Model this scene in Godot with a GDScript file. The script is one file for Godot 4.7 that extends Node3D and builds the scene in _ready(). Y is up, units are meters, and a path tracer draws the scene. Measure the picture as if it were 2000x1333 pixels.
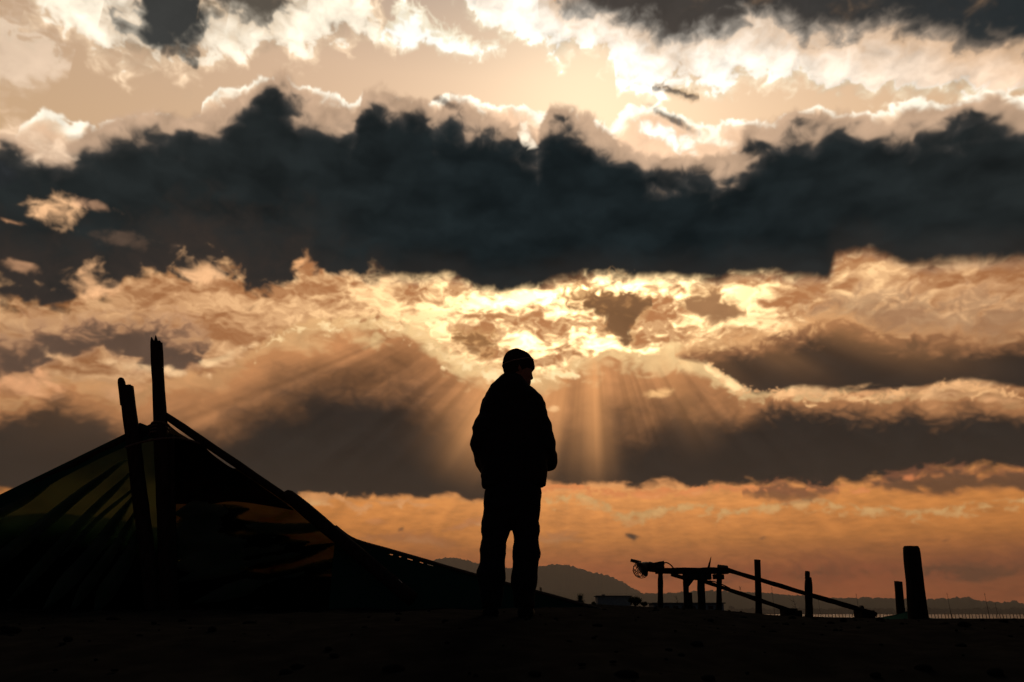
extends Node3D
# An old man on a dark beach at sunset, a tarpaulin hut on his left, a wooden slip with a caged lamp on his right. Metres; the eye is the origin, -z looks out to sea.

func _ready():
	var cam := Camera3D.new()
	cam.name = "camera"
	cam.fov = 50.0
	cam.near = 0.05
	cam.far = 20000.0
	cam.rotation_degrees = Vector3(20.32, 0, 0)
	add_child(cam)
	cam.current = true
	var panorama := PanoramaSkyMaterial.new()
	panorama.panorama = ImageTexture.create_from_image(make_sky())
	var sky := Sky.new()
	sky.sky_material = panorama
	var air_around := Environment.new()
	air_around.background_mode = Environment.BG_SKY
	air_around.sky = sky
	air_around.tonemap_mode = Environment.TONE_MAPPER_LINEAR
	air_around.tonemap_exposure = 1.0
	air_around.sdfgi_enabled = true
	air_around.ssao_enabled = true
	air_around.ssil_enabled = true
	air_around.volumetric_fog_enabled = true
	air_around.volumetric_fog_density = 0.0
	var world := WorldEnvironment.new()
	world.name = "environment"
	world.environment = air_around
	add_child(world)
	var sun := DirectionalLight3D.new()
	sun.name = "sun"
	sun.light_color = Color(1.0, 0.84, 0.68)
	sun.light_energy = 0.15
	sun.light_angular_distance = 10.0
	sun.shadow_enabled = true
	sun.rotation_degrees = Vector3(-SUN_EL, 180.0 - SUN_AZ, 0)
	add_child(sun)
	make_materials()
	build_land()
	build_far_shore()
	build_haze()
	build_hut()
	build_slip()
	build_posts()
	build_person()
	build_weeds()

# ---------------------------------------------------------------- helpers
var mat := {}
var taken := {}
var dice := RandomNumberGenerator.new()
var bump := FastNoiseLite.new()

func numbered(called: String) -> String:
	var n: int = taken.get(called, 0)
	taken[called] = n + 1
	return called if n == 0 else "%s_%03d" % [called, n]

func tag(o: Node3D, label: String, category: String, group := "", kind := "") -> Node3D:
	o.set_meta("label", label)
	o.set_meta("category", category)
	if group:
		o.set_meta("group", group)
	if kind:
		o.set_meta("kind", kind)
	return o

# a Node3D at a thing's base; its shapes are written in the place's own metres, so each part stands back by the base
func thing(called: String, label: String, category: String, base: Vector3, group := "") -> Node3D:
	var o := Node3D.new()
	o.name = numbered(called)
	add_child(o, true)
	o.position = base
	return tag(o, label, category, group)

func part(called: String, st: SurfaceTool, m: Material, parent: Node3D, normals := true) -> MeshInstance3D:
	if normals:
		st.generate_normals()
	var o := MeshInstance3D.new()
	o.name = called
	o.mesh = st.commit()
	o.material_override = m
	parent.add_child(o, true)
	if parent is MeshInstance3D or parent == self:
		o.position = Vector3.ZERO
	else:
		o.position = -parent.position
	return o

func start(smooth := true) -> SurfaceTool:
	var st := SurfaceTool.new()
	st.begin(Mesh.PRIMITIVE_TRIANGLES)
	st.set_smooth_group(0 if smooth else -1)
	return st

func tri(st: SurfaceTool, a: Vector3, b: Vector3, c: Vector3) -> void:
	st.add_vertex(a)
	st.add_vertex(b)
	st.add_vertex(c)

func quad(st: SurfaceTool, a: Vector3, b: Vector3, c: Vector3, d: Vector3) -> void:
	tri(st, a, b, c)
	tri(st, a, c, d)

# a round bar through points, one radius each; rough wood has uneven rings and a torn end
func bar(st: SurfaceTool, points: Array, radii: Array, sides := 8, rough := 0.0, torn := 0.0) -> void:
	var rings := []
	var n := points.size()
	for i in n:
		var along: Vector3 = (points[mini(i + 1, n - 1)] - points[maxi(i - 1, 0)]).normalized()
		var x := along.cross(Vector3.UP if absf(along.y) < 0.9 else Vector3.RIGHT).normalized()
		var y := along.cross(x).normalized()
		var ring := PackedVector3Array()
		for k in sides:
			var a := TAU * k / sides
			var out := x * cos(a) + y * sin(a)
			var p: Vector3 = points[i]
			var r: float = radii[mini(i, radii.size() - 1)]
			if rough > 0.0:
				r *= 1.0 + rough * bump.get_noise_3dv((p * 3.0 + out * 0.5) * 3.0) + rough * 0.6 * bump.get_noise_3dv((p * 9.0 + out) * 3.0)
			p += out * r
			if torn > 0.0 and i == n - 1:
				p += along * torn * (0.2 + absf(bump.get_noise_3dv(out * 9.0 + points[i] * 7.0)) * 1.6)
			ring.append(p)
		rings.append(ring)
	for i in n - 1:
		for k in sides:
			var q := (k + 1) % sides
			quad(st, rings[i][k], rings[i + 1][k], rings[i + 1][q], rings[i][q])
	for k in sides:
		var q := (k + 1) % sides
		tri(st, points[0], rings[0][k], rings[0][q])
		tri(st, points[n - 1], rings[n - 1][q], rings[n - 1][k])

func split_line(a: Vector3, b: Vector3, n: int) -> Array:
	var out := []
	for i in n + 1:
		out.append(a.lerp(b, float(i) / n))
	return out

func curve(points: Array, n: int) -> Array:
	var out := []
	var m := points.size()
	for i in n + 1:
		var t := float(i) / n * (m - 1)
		var k := mini(int(t), m - 2)
		var a: Vector3 = points[maxi(k - 1, 0)]
		out.append((points[k] as Vector3).cubic_interpolate(points[k + 1], a, points[mini(k + 2, m - 1)], t - k))
	return out

# a squared timber from a to b: wide across, high in the upright plane, with chamfered edges and a little unevenness
func timber(st: SurfaceTool, a: Vector3, b: Vector3, wide: float, high: float, rough := 0.004, side := Vector3.ZERO) -> void:
	var along := (b - a).normalized()
	var x := side if side != Vector3.ZERO else along.cross(Vector3.UP if absf(along.y) < 0.9 else Vector3.FORWARD).normalized()
	var y := x.cross(along).normalized()
	var c := minf(wide, high) * 0.14
	var outline := [Vector2(-wide / 2 + c, -high / 2), Vector2(wide / 2 - c, -high / 2), Vector2(wide / 2, -high / 2 + c), Vector2(wide / 2, high / 2 - c), Vector2(wide / 2 - c, high / 2), Vector2(-wide / 2 + c, high / 2), Vector2(-wide / 2, high / 2 - c), Vector2(-wide / 2, -high / 2 + c)]
	var n := maxi(2, int((b - a).length() / 0.12))
	var rings := []
	for i in n + 1:
		var p := a.lerp(b, float(i) / n)
		var ring := PackedVector3Array()
		for o in outline:
			var q: Vector3 = p + x * o.x + y * o.y
			var w := bump.get_noise_3dv(q * 25.0) * rough * 2.0
			ring.append(q + (x * signf(o.x) + y * signf(o.y)) * w)
		rings.append(ring)
	for i in n:
		for k in 8:
			var q := (k + 1) % 8
			quad(st, rings[i][k], rings[i][q], rings[i + 1][q], rings[i + 1][k])
	for k in 8:
		var q := (k + 1) % 8
		tri(st, a, rings[0][q], rings[0][k])
		tri(st, b, rings[n][k], rings[n][q])

func block(st: SurfaceTool, lo: Vector3, hi: Vector3) -> void:
	var v := []
	for i in 8:
		v.append(Vector3(hi.x if i & 1 else lo.x, hi.y if i & 2 else lo.y, hi.z if i & 4 else lo.z))
	for f in [[0, 2, 3, 1], [4, 5, 7, 6], [0, 1, 5, 4], [2, 6, 7, 3], [0, 4, 6, 2], [1, 3, 7, 5]]:
		quad(st, v[f[0]], v[f[1]], v[f[2]], v[f[3]])

# a sheet of cloth hung between an upper and a lower line
func sheet(st: SurfaceTool, upper: Array, lower: Array, nu: int, nv: int, wave: float, seed_at := 0.0) -> void:
	var u := curve(upper, nu)
	var l := curve(lower, nu)
	var rows := []
	for j in nv + 1:
		var row := PackedVector3Array()
		var t := float(j) / nv
		for i in nu + 1:
			var p: Vector3 = u[i].lerp(l[i], t)
			var hold := sin(PI * clampf(t * 1.15, 0.0, 1.0)) * 0.8 + 0.2 * t
			p.z += wave * hold * (bump.get_noise_3d(p.x * 9.0 + p.y * 7.0 + seed_at, (p.y - p.x) * 2.0, seed_at) + 0.5 * bump.get_noise_3d(p.x * 26.0, p.y * 26.0, seed_at))
			row.append(p)
		rows.append(row)
	for j in nv:
		for i in nu:
			quad(st, rows[j][i], rows[j][i + 1], rows[j + 1][i + 1], rows[j + 1][i])

func noise_texture(size: int, frequency: float, dark: Color, light: Color, octaves := 4) -> ImageTexture:
	var n := FastNoiseLite.new()
	n.seed = 5
	n.frequency = frequency
	n.fractal_octaves = octaves
	var im := n.get_seamless_image(size, size)
	im.convert(Image.FORMAT_RGB8)
	for y in size:
		for x in size:
			im.set_pixel(x, y, dark.lerp(light, im.get_pixel(x, y).r))
	return ImageTexture.create_from_image(im)

func material(dark: Color, light: Color, rough: float, scale: Vector3, frequency := 0.02) -> StandardMaterial3D:
	var m := StandardMaterial3D.new()
	m.albedo_texture = noise_texture(128, frequency, dark.linear_to_srgb(), light.linear_to_srgb())
	m.roughness = rough
	m.metallic_specular = clampf((1.0 - rough) * 1.2, 0.0, 0.5)
	m.uv1_triplanar = true
	m.uv1_world_triplanar = true
	m.uv1_scale = scale
	m.cull_mode = BaseMaterial3D.CULL_DISABLED
	return m

# thin weathered plastic cloth: a little light comes through it, scattered
func cloth(dark: Color, light: Color) -> StandardMaterial3D:
	var m := StandardMaterial3D.new()
	m.albedo_color = Color(1, 1, 1, 0.1)
	m.albedo_texture = noise_texture(128, 0.03, dark.linear_to_srgb(), light.linear_to_srgb())
	m.uv1_triplanar = true
	m.uv1_world_triplanar = true
	m.uv1_scale = Vector3(0.45, 0.8, 0.45)
	m.refraction_enabled = true
	m.refraction_scale = 0.008
	m.roughness = 0.5
	m.metallic_specular = 0.2
	return m

func make_materials() -> void:
	bump.seed = 77
	bump.frequency = 0.12
	bump.fractal_octaves = 3
	dice.seed = 4242
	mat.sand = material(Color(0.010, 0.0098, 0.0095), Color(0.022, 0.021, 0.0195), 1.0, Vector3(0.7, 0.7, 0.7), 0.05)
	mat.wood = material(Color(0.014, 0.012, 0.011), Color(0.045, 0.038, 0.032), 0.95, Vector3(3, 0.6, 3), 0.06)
	mat.bamboo = material(Color(0.06, 0.05, 0.036), Color(0.13, 0.11, 0.08), 0.7, Vector3(2, 2, 2), 0.04)
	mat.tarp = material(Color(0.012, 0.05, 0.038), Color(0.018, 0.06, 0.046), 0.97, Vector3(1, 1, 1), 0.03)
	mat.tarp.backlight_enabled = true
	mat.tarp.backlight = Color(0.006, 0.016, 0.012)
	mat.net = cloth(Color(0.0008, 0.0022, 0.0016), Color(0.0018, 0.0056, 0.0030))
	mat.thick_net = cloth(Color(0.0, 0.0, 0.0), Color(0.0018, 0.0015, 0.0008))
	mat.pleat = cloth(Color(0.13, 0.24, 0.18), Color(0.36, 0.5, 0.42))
	mat.rope = material(Color(0.07, 0.06, 0.05), Color(0.16, 0.14, 0.11), 0.9, Vector3(4, 4, 4), 0.06)
	mat.pipe = material(Color(0.5, 0.49, 0.46), Color(0.62, 0.61, 0.58), 0.5, Vector3(3, 3, 3), 0.04)
	mat.iron = material(Color(0.02, 0.018, 0.016), Color(0.06, 0.04, 0.03), 0.7, Vector3(4, 4, 4), 0.05)
	mat.jacket = material(Color(0.010, 0.011, 0.014), Color(0.02, 0.021, 0.025), 0.85, Vector3(4, 4, 4), 0.05)
	mat.trousers = material(Color(0.010, 0.011, 0.016), Color(0.022, 0.024, 0.032), 0.9, Vector3(5, 5, 5), 0.05)
	mat.wool = material(Color(0.016, 0.015, 0.015), Color(0.03, 0.028, 0.027), 1.0, Vector3(14, 14, 14), 0.08)
	mat.stripe = material(Color(0.2, 0.18, 0.16), Color(0.3, 0.27, 0.24), 1.0, Vector3(14, 14, 14), 0.08)
	mat.skin = material(Color(0.17, 0.105, 0.075), Color(0.23, 0.145, 0.105), 0.9, Vector3(6, 6, 6), 0.04)
	mat.rubber = material(Color(0.008, 0.008, 0.008), Color(0.018, 0.017, 0.016), 0.93, Vector3(5, 5, 5), 0.05)
	mat.glass = StandardMaterial3D.new()
	mat.glass.albedo_color = Color(0.9, 0.9, 0.88, 0.25)
	mat.glass.transparency = BaseMaterial3D.TRANSPARENCY_ALPHA
	mat.glass.roughness = 0.08
	mat.leaf = material(Color(0.03, 0.042, 0.018), Color(0.07, 0.09, 0.035), 0.8, Vector3(0.5, 0.5, 0.5), 0.05)
	mat.hill = material(Color(0.03, 0.042, 0.022), Color(0.07, 0.085, 0.045), 1.0, Vector3(0.004, 0.004, 0.004), 0.03)
	mat.render = material(Color(0.25, 0.27, 0.28), Color(0.36, 0.38, 0.38), 0.9, Vector3(0.2, 0.2, 0.2), 0.03)
	mat.pane = StandardMaterial3D.new()
	mat.pane.albedo_color = Color(0.03, 0.035, 0.04)
	mat.pane.roughness = 0.1
	mat.concrete = material(Color(0.16, 0.155, 0.145), Color(0.28, 0.27, 0.25), 0.9, Vector3(0.5, 0.5, 0.5), 0.04)
	mat.water = StandardMaterial3D.new()
	mat.water.albedo_color = Color(0.05, 0.07, 0.08)
	mat.water.roughness = 0.28
	mat.water.metallic_specular = 0.9
	var ripple := FastNoiseLite.new()
	ripple.seed = 9
	ripple.frequency = 0.03
	var waves := ripple.get_seamless_image(512, 512)
	waves.bump_map_to_normal_map(16.0)
	mat.water.normal_enabled = true
	mat.water.normal_texture = ImageTexture.create_from_image(waves)
	mat.water.uv1_triplanar = true
	mat.water.uv1_world_triplanar = true
	mat.water.uv1_scale = Vector3(0.02, 0.02, 0.06)

# ---------------------------------------------------------------- the land
const CREST := [-40.0, 0.004, -4.0, 0.005, 0.5, 0.0085, 1.57, 0.0085, 2.94, 0.0046, 4.5, 0.0, 5.25, -0.0046, 6.3, -0.0079, 10.5, -0.0105, 40.0, -0.012]

func ground_at(x: float, z: float) -> float:
	var d := -z
	var bearing := x / maxf(d, 1.0) * 16.0
	var s := line_at(CREST, bearing)
	var h: float
	if d < 17.0:
		h = s * maxf(d, 0.0) - 0.035 * clampf(1.0 - d / 16.0, 0.0, 1.0) - 0.8 * exp(-pow(maxf(d, 0.0) / 2.2, 1.5))
	else:
		h = s * 17.0
	h = lerpf(h, -3.2, smoothstep(17.0, 120.0, d))
	h = lerpf(h, -6.0, smoothstep(402.0, 440.0, d))
	h = lerpf(h, -3.4, smoothstep(1480.0, 1510.0, d))
	if d < 60.0:
		h += 0.034 * bump.get_noise_2d(x * 7.0, z * 7.0) * smoothstep(60.0, 20.0, d) + 0.022 * bump.get_noise_2d(x * 24.0, z * 24.0) * smoothstep(30.0, 8.0, d)
	return h

func build_land() -> void:
	var zs := []
	var z := 4.0
	while z > -30.0:
		zs.append(z)
		z -= 0.16
	for d in [32, 36, 40, 46, 54, 64, 76, 90, 106, 125, 160, 220, 300, 360, 400, 410, 420, 430, 440, 600, 1000, 1480, 1490, 1500, 1512, 1800, 2200, 2600, 3000, 4000, 6000]:
		zs.append(-float(d))
	var xs := []
	for i in 201:
		var q := (i - 100) / 100.0
		xs.append(signf(q) * (14.0 * absf(q) + 5000.0 * pow(absf(q), 12.0)))
	var st := start()
	for j in zs.size() - 1:
		for i in xs.size() - 1:
			var a := Vector3(xs[i], ground_at(xs[i], zs[j]), zs[j])
			var b := Vector3(xs[i + 1], ground_at(xs[i + 1], zs[j]), zs[j])
			var c := Vector3(xs[i + 1], ground_at(xs[i + 1], zs[j + 1]), zs[j + 1])
			var d := Vector3(xs[i], ground_at(xs[i], zs[j + 1]), zs[j + 1])
			quad(st, a, d, c, b)
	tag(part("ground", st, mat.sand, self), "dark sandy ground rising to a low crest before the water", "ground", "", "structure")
	# pebbles and shells strewn over the near sand
	var stone := SphereMesh.new()
	stone.radius = 0.5
	stone.height = 0.7
	stone.radial_segments = 7
	stone.rings = 4
	var strewn := MultiMesh.new()
	strewn.transform_format = MultiMesh.TRANSFORM_3D
	strewn.mesh = stone
	strewn.instance_count = 900
	for i in 900:
		var d := 2.0 + 15.0 * pow(dice.randf(), 1.3)
		var x := dice.randf_range(-0.8, 0.8) * d
		var size := 0.012 + 0.05 * pow(dice.randf(), 4.0)
		strewn.set_instance_transform(i, Transform3D(Basis(Vector3.UP, dice.randf() * TAU).scaled(Vector3(size * dice.randf_range(0.8, 1.8), size, size * dice.randf_range(0.8, 1.5))), Vector3(x, ground_at(x, -d) + size * 0.1, -d)))
	var pebbles := MultiMeshInstance3D.new()
	pebbles.name = "pebbles"
	pebbles.multimesh = strewn
	pebbles.material_override = mat.sand
	add_child(pebbles, true)
	tag(pebbles, "small pebbles strewn over the dark sand in front of the man", "pebbles", "", "stuff")
	var w := start()
	quad(w, Vector3(-3500, -4, -405), Vector3(-3500, -4, -1506), Vector3(3500, -4, -1506), Vector3(3500, -4, -405))
	tag(part("water", w, mat.water, self), "pale strip of water beyond the long fence", "water", "", "structure")
	ridge("hill", [-6.1, 3.50, -5.0, 3.80, -3.8, 3.73, -2.5, 3.34, -0.4, 3.01, 0.8, 3.16, 2.3, 3.19, 3.3, 3.33, 4.2, 3.26, 5.7, 2.81, 7.2, 2.48, 8.3, 1.97, 9.4, 1.33, 10.3, 0.83, 11.2, 0.38], -30.0, 17.0, 3000.0, "rounded wooded hill rising behind the man's legs")
	ridge("hill_ridge", [-38.5, 1.28, -32.2, 1.23, -24.8, 1.16, -11.3, 1.95, -3.8, 1.63, 7.5, 1.26, 11.2, 1.25, 12.7, 1.35, 14.8, 1.40, 17.3, 1.28, 18.6, 1.21, 20.0, 1.06, 21.6, 0.92, 23.2, 0.84, 24.8, 0.86, 26.3, 0.82, 27.8, 0.75, 29.3, 0.80, 30.4, 0.85, 31.0, 0.63, 32.3, 0.53, 33.0, 0.65, 33.2, 0.44, 34.9, 0.40, 40.5, 0.32], -44.0, 44.0, 2500.0, "long low wooded ridge on the horizon behind the slip")

func ridge(called: String, line: Array, from: float, to: float, far: float, label: String) -> void:
	var st := start()
	var n := int((to - from) / 0.08)
	var rows := []
	for i in n + 1:
		var az := from + (to - from) * i / n
		var el := maxf(line_at(line, az), 0.15)
		if az < line[0]:
			el = maxf(0.15, el - (line[0] - az) * 0.35)
		el += 0.09 * bump.get_noise_2d(az * 22.0, far) + 0.11 * absf(bump.get_noise_2d(az * 55.0, 3.0)) + 0.05 * bump.get_noise_2d(az * 150.0, 8.0)
		var dir := Vector3(sin(deg_to_rad(az)), 0, -cos(deg_to_rad(az)))
		var top := tan(deg_to_rad(el)) * far
		var col := PackedVector3Array()
		for q in [[-0.22, 0.0], [-0.17, 0.22], [-0.12, 0.45], [-0.07, 0.72], [-0.03, 0.92], [0.0, 1.0], [0.06, 0.8], [0.14, 0.0]]:
			var y: float = lerpf(-4.0, top, q[1]) * (1.0 + 0.10 * bump.get_noise_2d(az * 12.0 + q[0] * 90.0, q[0] * 60.0) * (1.0 if q[1] < 0.95 else 0.0))
			col.append(dir * far * (1.0 + q[0]) + Vector3(0, y, 0))
		rows.append(col)
	for i in n:
		for k in 7:
			quad(st, rows[i][k], rows[i][k + 1], rows[i + 1][k + 1], rows[i + 1][k])
	tag(part(called, st, mat.hill, self), label, "hill", "", "structure")

# ---------------------------------------------------------------- the evening haze over the bay
func build_haze() -> void:
	var haze := FogVolume.new()
	haze.name = "haze"
	haze.shape = RenderingServer.FOG_VOLUME_SHAPE_BOX
	haze.size = Vector3(24000, 231, 2480)
	haze.position = Vector3(0, 109.5, -1740)
	var m := FogMaterial.new()
	m.density = 0.00045
	m.albedo = Color(1.0, 0.97, 0.93)
	haze.material = m
	add_child(haze)
	tag(haze, "thin brown evening haze lying over the bay and the hills", "haze", "", "stuff")

# ---------------------------------------------------------------- far shore
func leaf_cloud(st: SurfaceTool, centre: Vector3, size: Vector3, count: int, leaf: float) -> void:
	for i in count:
		var v := Vector3(dice.randfn(), dice.randfn(), dice.randfn()).normalized() * pow(dice.randf(), 0.4)
		v *= 0.78 + 0.34 * bump.get_noise_3dv(v * 14.0 + centre)
		var p := centre + v * size
		var a := Vector3(dice.randfn(), dice.randfn(), dice.randfn()).normalized() * leaf * dice.randf_range(0.6, 1.3)
		var b := a.cross(Vector3(dice.randfn(), dice.randfn(), dice.randfn())).normalized() * leaf * 0.6
		quad(st, p - a, p + b, p + a, p - b)

func tree(called: String, label: String, category: String, crown_at: Vector3, size: Vector3, count: int, leaf: float) -> void:
	var foot := Vector3(crown_at.x, ground_at(crown_at.x, crown_at.z), crown_at.z)
	var t := thing(called, label, category, foot)
	var s := start()
	bar(s, [foot - Vector3(0, 0.3, 0), foot.lerp(crown_at, 0.6) + Vector3(0.1, 0, 0), crown_at + Vector3(0, size.y * 0.4, 0)], [size.x * 0.12, size.x * 0.09, size.x * 0.03], 7, 0.2)
	for k in 5:
		var a := TAU * k / 5.0
		bar(s, [foot.lerp(crown_at, 0.7), crown_at + Vector3(cos(a) * size.x * 0.6, size.y * 0.25, sin(a) * size.z * 0.6)], [size.x * 0.05, size.x * 0.02], 5)
	part("trunk", s, mat.wood, t)
	var c := start(false)
	leaf_cloud(c, crown_at, size, count, leaf)
	for k in 5:
		var a := TAU * k / 5.0 + 0.6
		leaf_cloud(c, crown_at + Vector3(cos(a) * size.x * 0.55, size.y * dice.randf_range(-0.4, 0.3), sin(a) * size.z * 0.5), size * 0.5, count / 5, leaf)
	part("crown", c, mat.leaf, t)

func far_house(label: String, a: Vector3, b: Vector3, roof_y: float, deep: float, windows: int) -> void:
	var foot := ground_at((a.x + b.x) / 2, a.z)
	var h := thing("flat_roofed_house", label, "building", Vector3((a.x + b.x) / 2, foot, a.z))
	var w := start(false)
	block(w, Vector3(a.x, foot - 0.5, a.z - deep), Vector3(b.x, roof_y - 0.35, a.z))
	part("wall", w, mat.render, h)
	var r := start(false)
	block(r, Vector3(a.x - 0.6, roof_y - 0.35, a.z - deep - 0.6), Vector3(b.x + 0.6, roof_y, a.z + 0.6))
	var roof := part("roof", r, mat.concrete, h)
	var v := start(false)
	block(v, Vector3(a.x + 2.0, roof_y, a.z - 3.0), Vector3(a.x + 3.2, roof_y + 0.5, a.z - 2.0))
	part("vent", v, mat.concrete, roof)
	var step := (b.x - a.x) / windows
	for i in windows:
		var x := a.x + step * (i + 0.5)
		for level in 2:
			var y := foot + 1.0 + level * 3.0
			if y + 1.3 > roof_y - 0.4:
				continue
			var f := start(false)
			block(f, Vector3(x - step * 0.3, y, a.z + 0.003), Vector3(x + step * 0.3, y + 1.2, a.z + 0.06))
			var win := part("window", f, mat.concrete, h)
			var g := start(false)
			block(g, Vector3(x - step * 0.26, y + 0.08, a.z + 0.06), Vector3(x + step * 0.26, y + 1.12, a.z + 0.075))
			part("pane", g, mat.pane, win)

func build_far_shore() -> void:
	# two low flat-roofed houses
	var a := Vector3(33.1, 5.9, -300.0)
	var b := Vector3(46.0, 5.9, -300.0)
	far_house("small grey flat roofed house beside the round tree under the hill", a, b, a.y, 8.0, 4)
	a = Vector3(49.1, 3.0, -270.0)
	b = Vector3(73.5, 3.0, -270.0)
	far_house("long grey flat roofed shed seen between the posts of the slip", a, b, a.y, 9.0, 8)
	# trees beside them
	tree("round_tree", "dark round tree standing at the right end of the small house", "tree", Vector3(40.4, 3.4, -255.0), Vector3(2.5, 1.7, 2.2), 700, 0.32)
	tree("bush", "low dark bush between the palm and the small house", "bush", Vector3(24.2, 2.2, -230.0), Vector3(0.8, 0.9, 0.8), 200, 0.2)
	tree("bush", "low dark bush squeezed between the round tree and the long shed", "bush", Vector3(42.5, 2.4, -250.0), Vector3(1.4, 0.9, 1.2), 260, 0.22)
	var top := Vector3(19.4, 3.2, -220.0)
	var foot := Vector3(top.x, ground_at(top.x, top.z), top.z)
	var palm := thing("palm_tree", "small shaggy palm with a round spiky crown under the hill", "tree", foot)
	var st := start()
	bar(st, split_line(foot - Vector3(0, 0.3, 0), top - Vector3(0, 0.3, 0), 8), [0.32, 0.28, 0.3, 0.27, 0.29, 0.27, 0.28, 0.26, 0.2], 8, 0.25)
	part("trunk", st, mat.wood, palm)
	st = start(false)
	for i in 150:
		var dir := Vector3(dice.randfn(), dice.randfn() * 0.9 + 0.15, dice.randfn()).normalized()
		var long := dice.randf_range(1.5, 2.15)
		var side := dir.cross(Vector3.UP).normalized() * 0.26
		var p := top
		for k in 4:
			var q := p + dir * long / 4.0
			var w0 := 1.0 - k * 0.2
			quad(st, p - side * w0, q - side * (w0 - 0.2), q + side * (w0 - 0.2), p + side * w0)
			p = q
			dir = (dir + Vector3(0, -0.12, 0)).normalized()
	part("crown", st, mat.leaf, palm)
	# the fence on the far side of the flat
	var fence := thing("shore_fence", "long low fence of closely set posts along the pale water", "fence", Vector3(90, -3.2, -400))
	var rail_lo := start(false)
	var x0 := 52.0
	var count := 150
	for i in count:
		var x := x0 + i * 1.75 + dice.randf_range(-0.15, 0.15)
		var g := ground_at(x, -400.0)
		var s := start(false)
		var wide := dice.randf_range(0.045, 0.085)
		block(s, Vector3(x - wide, g - 0.3, -400.15), Vector3(x + wide, -1.16 + dice.randf_range(-0.03, 0.03), -399.85))
		part("post", s, mat.wood, fence)
	block(rail_lo, Vector3(x0 - 1, -1.16, -400.1), Vector3(x0 + count * 1.75, -1.04, -399.9))
	part("rail", rail_lo, mat.wood, fence)
	# masts over the flat
	for m in [[1348,1159,0.4], [1513,1149,0.5], [1602,1172,0.35], [1678,1162,0.55], [1857,1161,0.6], [1931,1161,0.8], [1948,1179,0.4]]:
		var x: float = (m[0] - 1000.0) / 1524.0 * 420.0
		var y: float = (1196.0 - m[1]) / 1524.0 * 420.0
		var f := Vector3(x, ground_at(x, -395.0), -420.0)
		f.y = -3.4
		var where: String = {1348: "thin mast rising behind the middle of the slip", 1513: "thin tall mast between the two tall slip posts", 1602: "short thin mast just right of the torn slip post", 1678: "thin mast above the foot of the sloping rail", 1857: "thin mast nearest to the right of the thick leaning post", 1931: "thickest thin mast towards the far right end of the fence", 1948: "short mast just right of the thickest mast"}[m[0]]
		var mast := thing("mast", where, "mast", f, "masts over the far shore")
		var s := start()
		bar(s, [f, Vector3(x, y, -420)], [0.10 * m[2] + 0.05, 0.04 + 0.04 * m[2]], 6)
		part("pole", s, mat.iron, mast)
		s = start()
		bar(s, [Vector3(x - 0.5, y - 0.7, -420), Vector3(x + 0.5, y - 0.7, -420)], [0.05], 5)
		part("crossarm", s, mat.iron, mast)
	# the wood across the water
	var kinds := start(false)
	leaf_cloud(kinds, Vector3.ZERO, Vector3(1, 1, 1), 90, 0.42)
	leaf_cloud(kinds, Vector3(0.2, -0.5, 0.1), Vector3(1.1, 0.7, 1), 60, 0.42)
	kinds.generate_normals()
	var multi := MultiMesh.new()
	multi.transform_format = MultiMesh.TRANSFORM_3D
	multi.mesh = kinds.commit()
	multi.instance_count = 900
	for i in 900:
		var x := dice.randf_range(150.0, 1500.0)
		var d := 1515.0 + dice.randf_range(0.0, 60.0)
		var tall := 5.5 + 1.8 * bump.get_noise_1d(x * 0.9) + dice.randf_range(-0.6, 0.9) + (1.6 if dice.randf() < 0.05 else 0.0)
		if dice.randf() < 0.02:
			tall += 2.5
		var basis := Basis(Vector3.UP, dice.randf() * TAU).scaled(Vector3(tall * 0.75, tall, tall * 0.75))
		multi.set_instance_transform(i, Transform3D(basis, Vector3(x, -3.5 + tall * 0.75, -d)))
	var wood := MultiMeshInstance3D.new()
	wood.name = "far_wood"
	wood.multimesh = multi
	wood.material_override = mat.leaf
	add_child(wood, true)
	tag(wood, "dark uneven line of trees along the far side of the water", "trees", "", "stuff")

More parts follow.
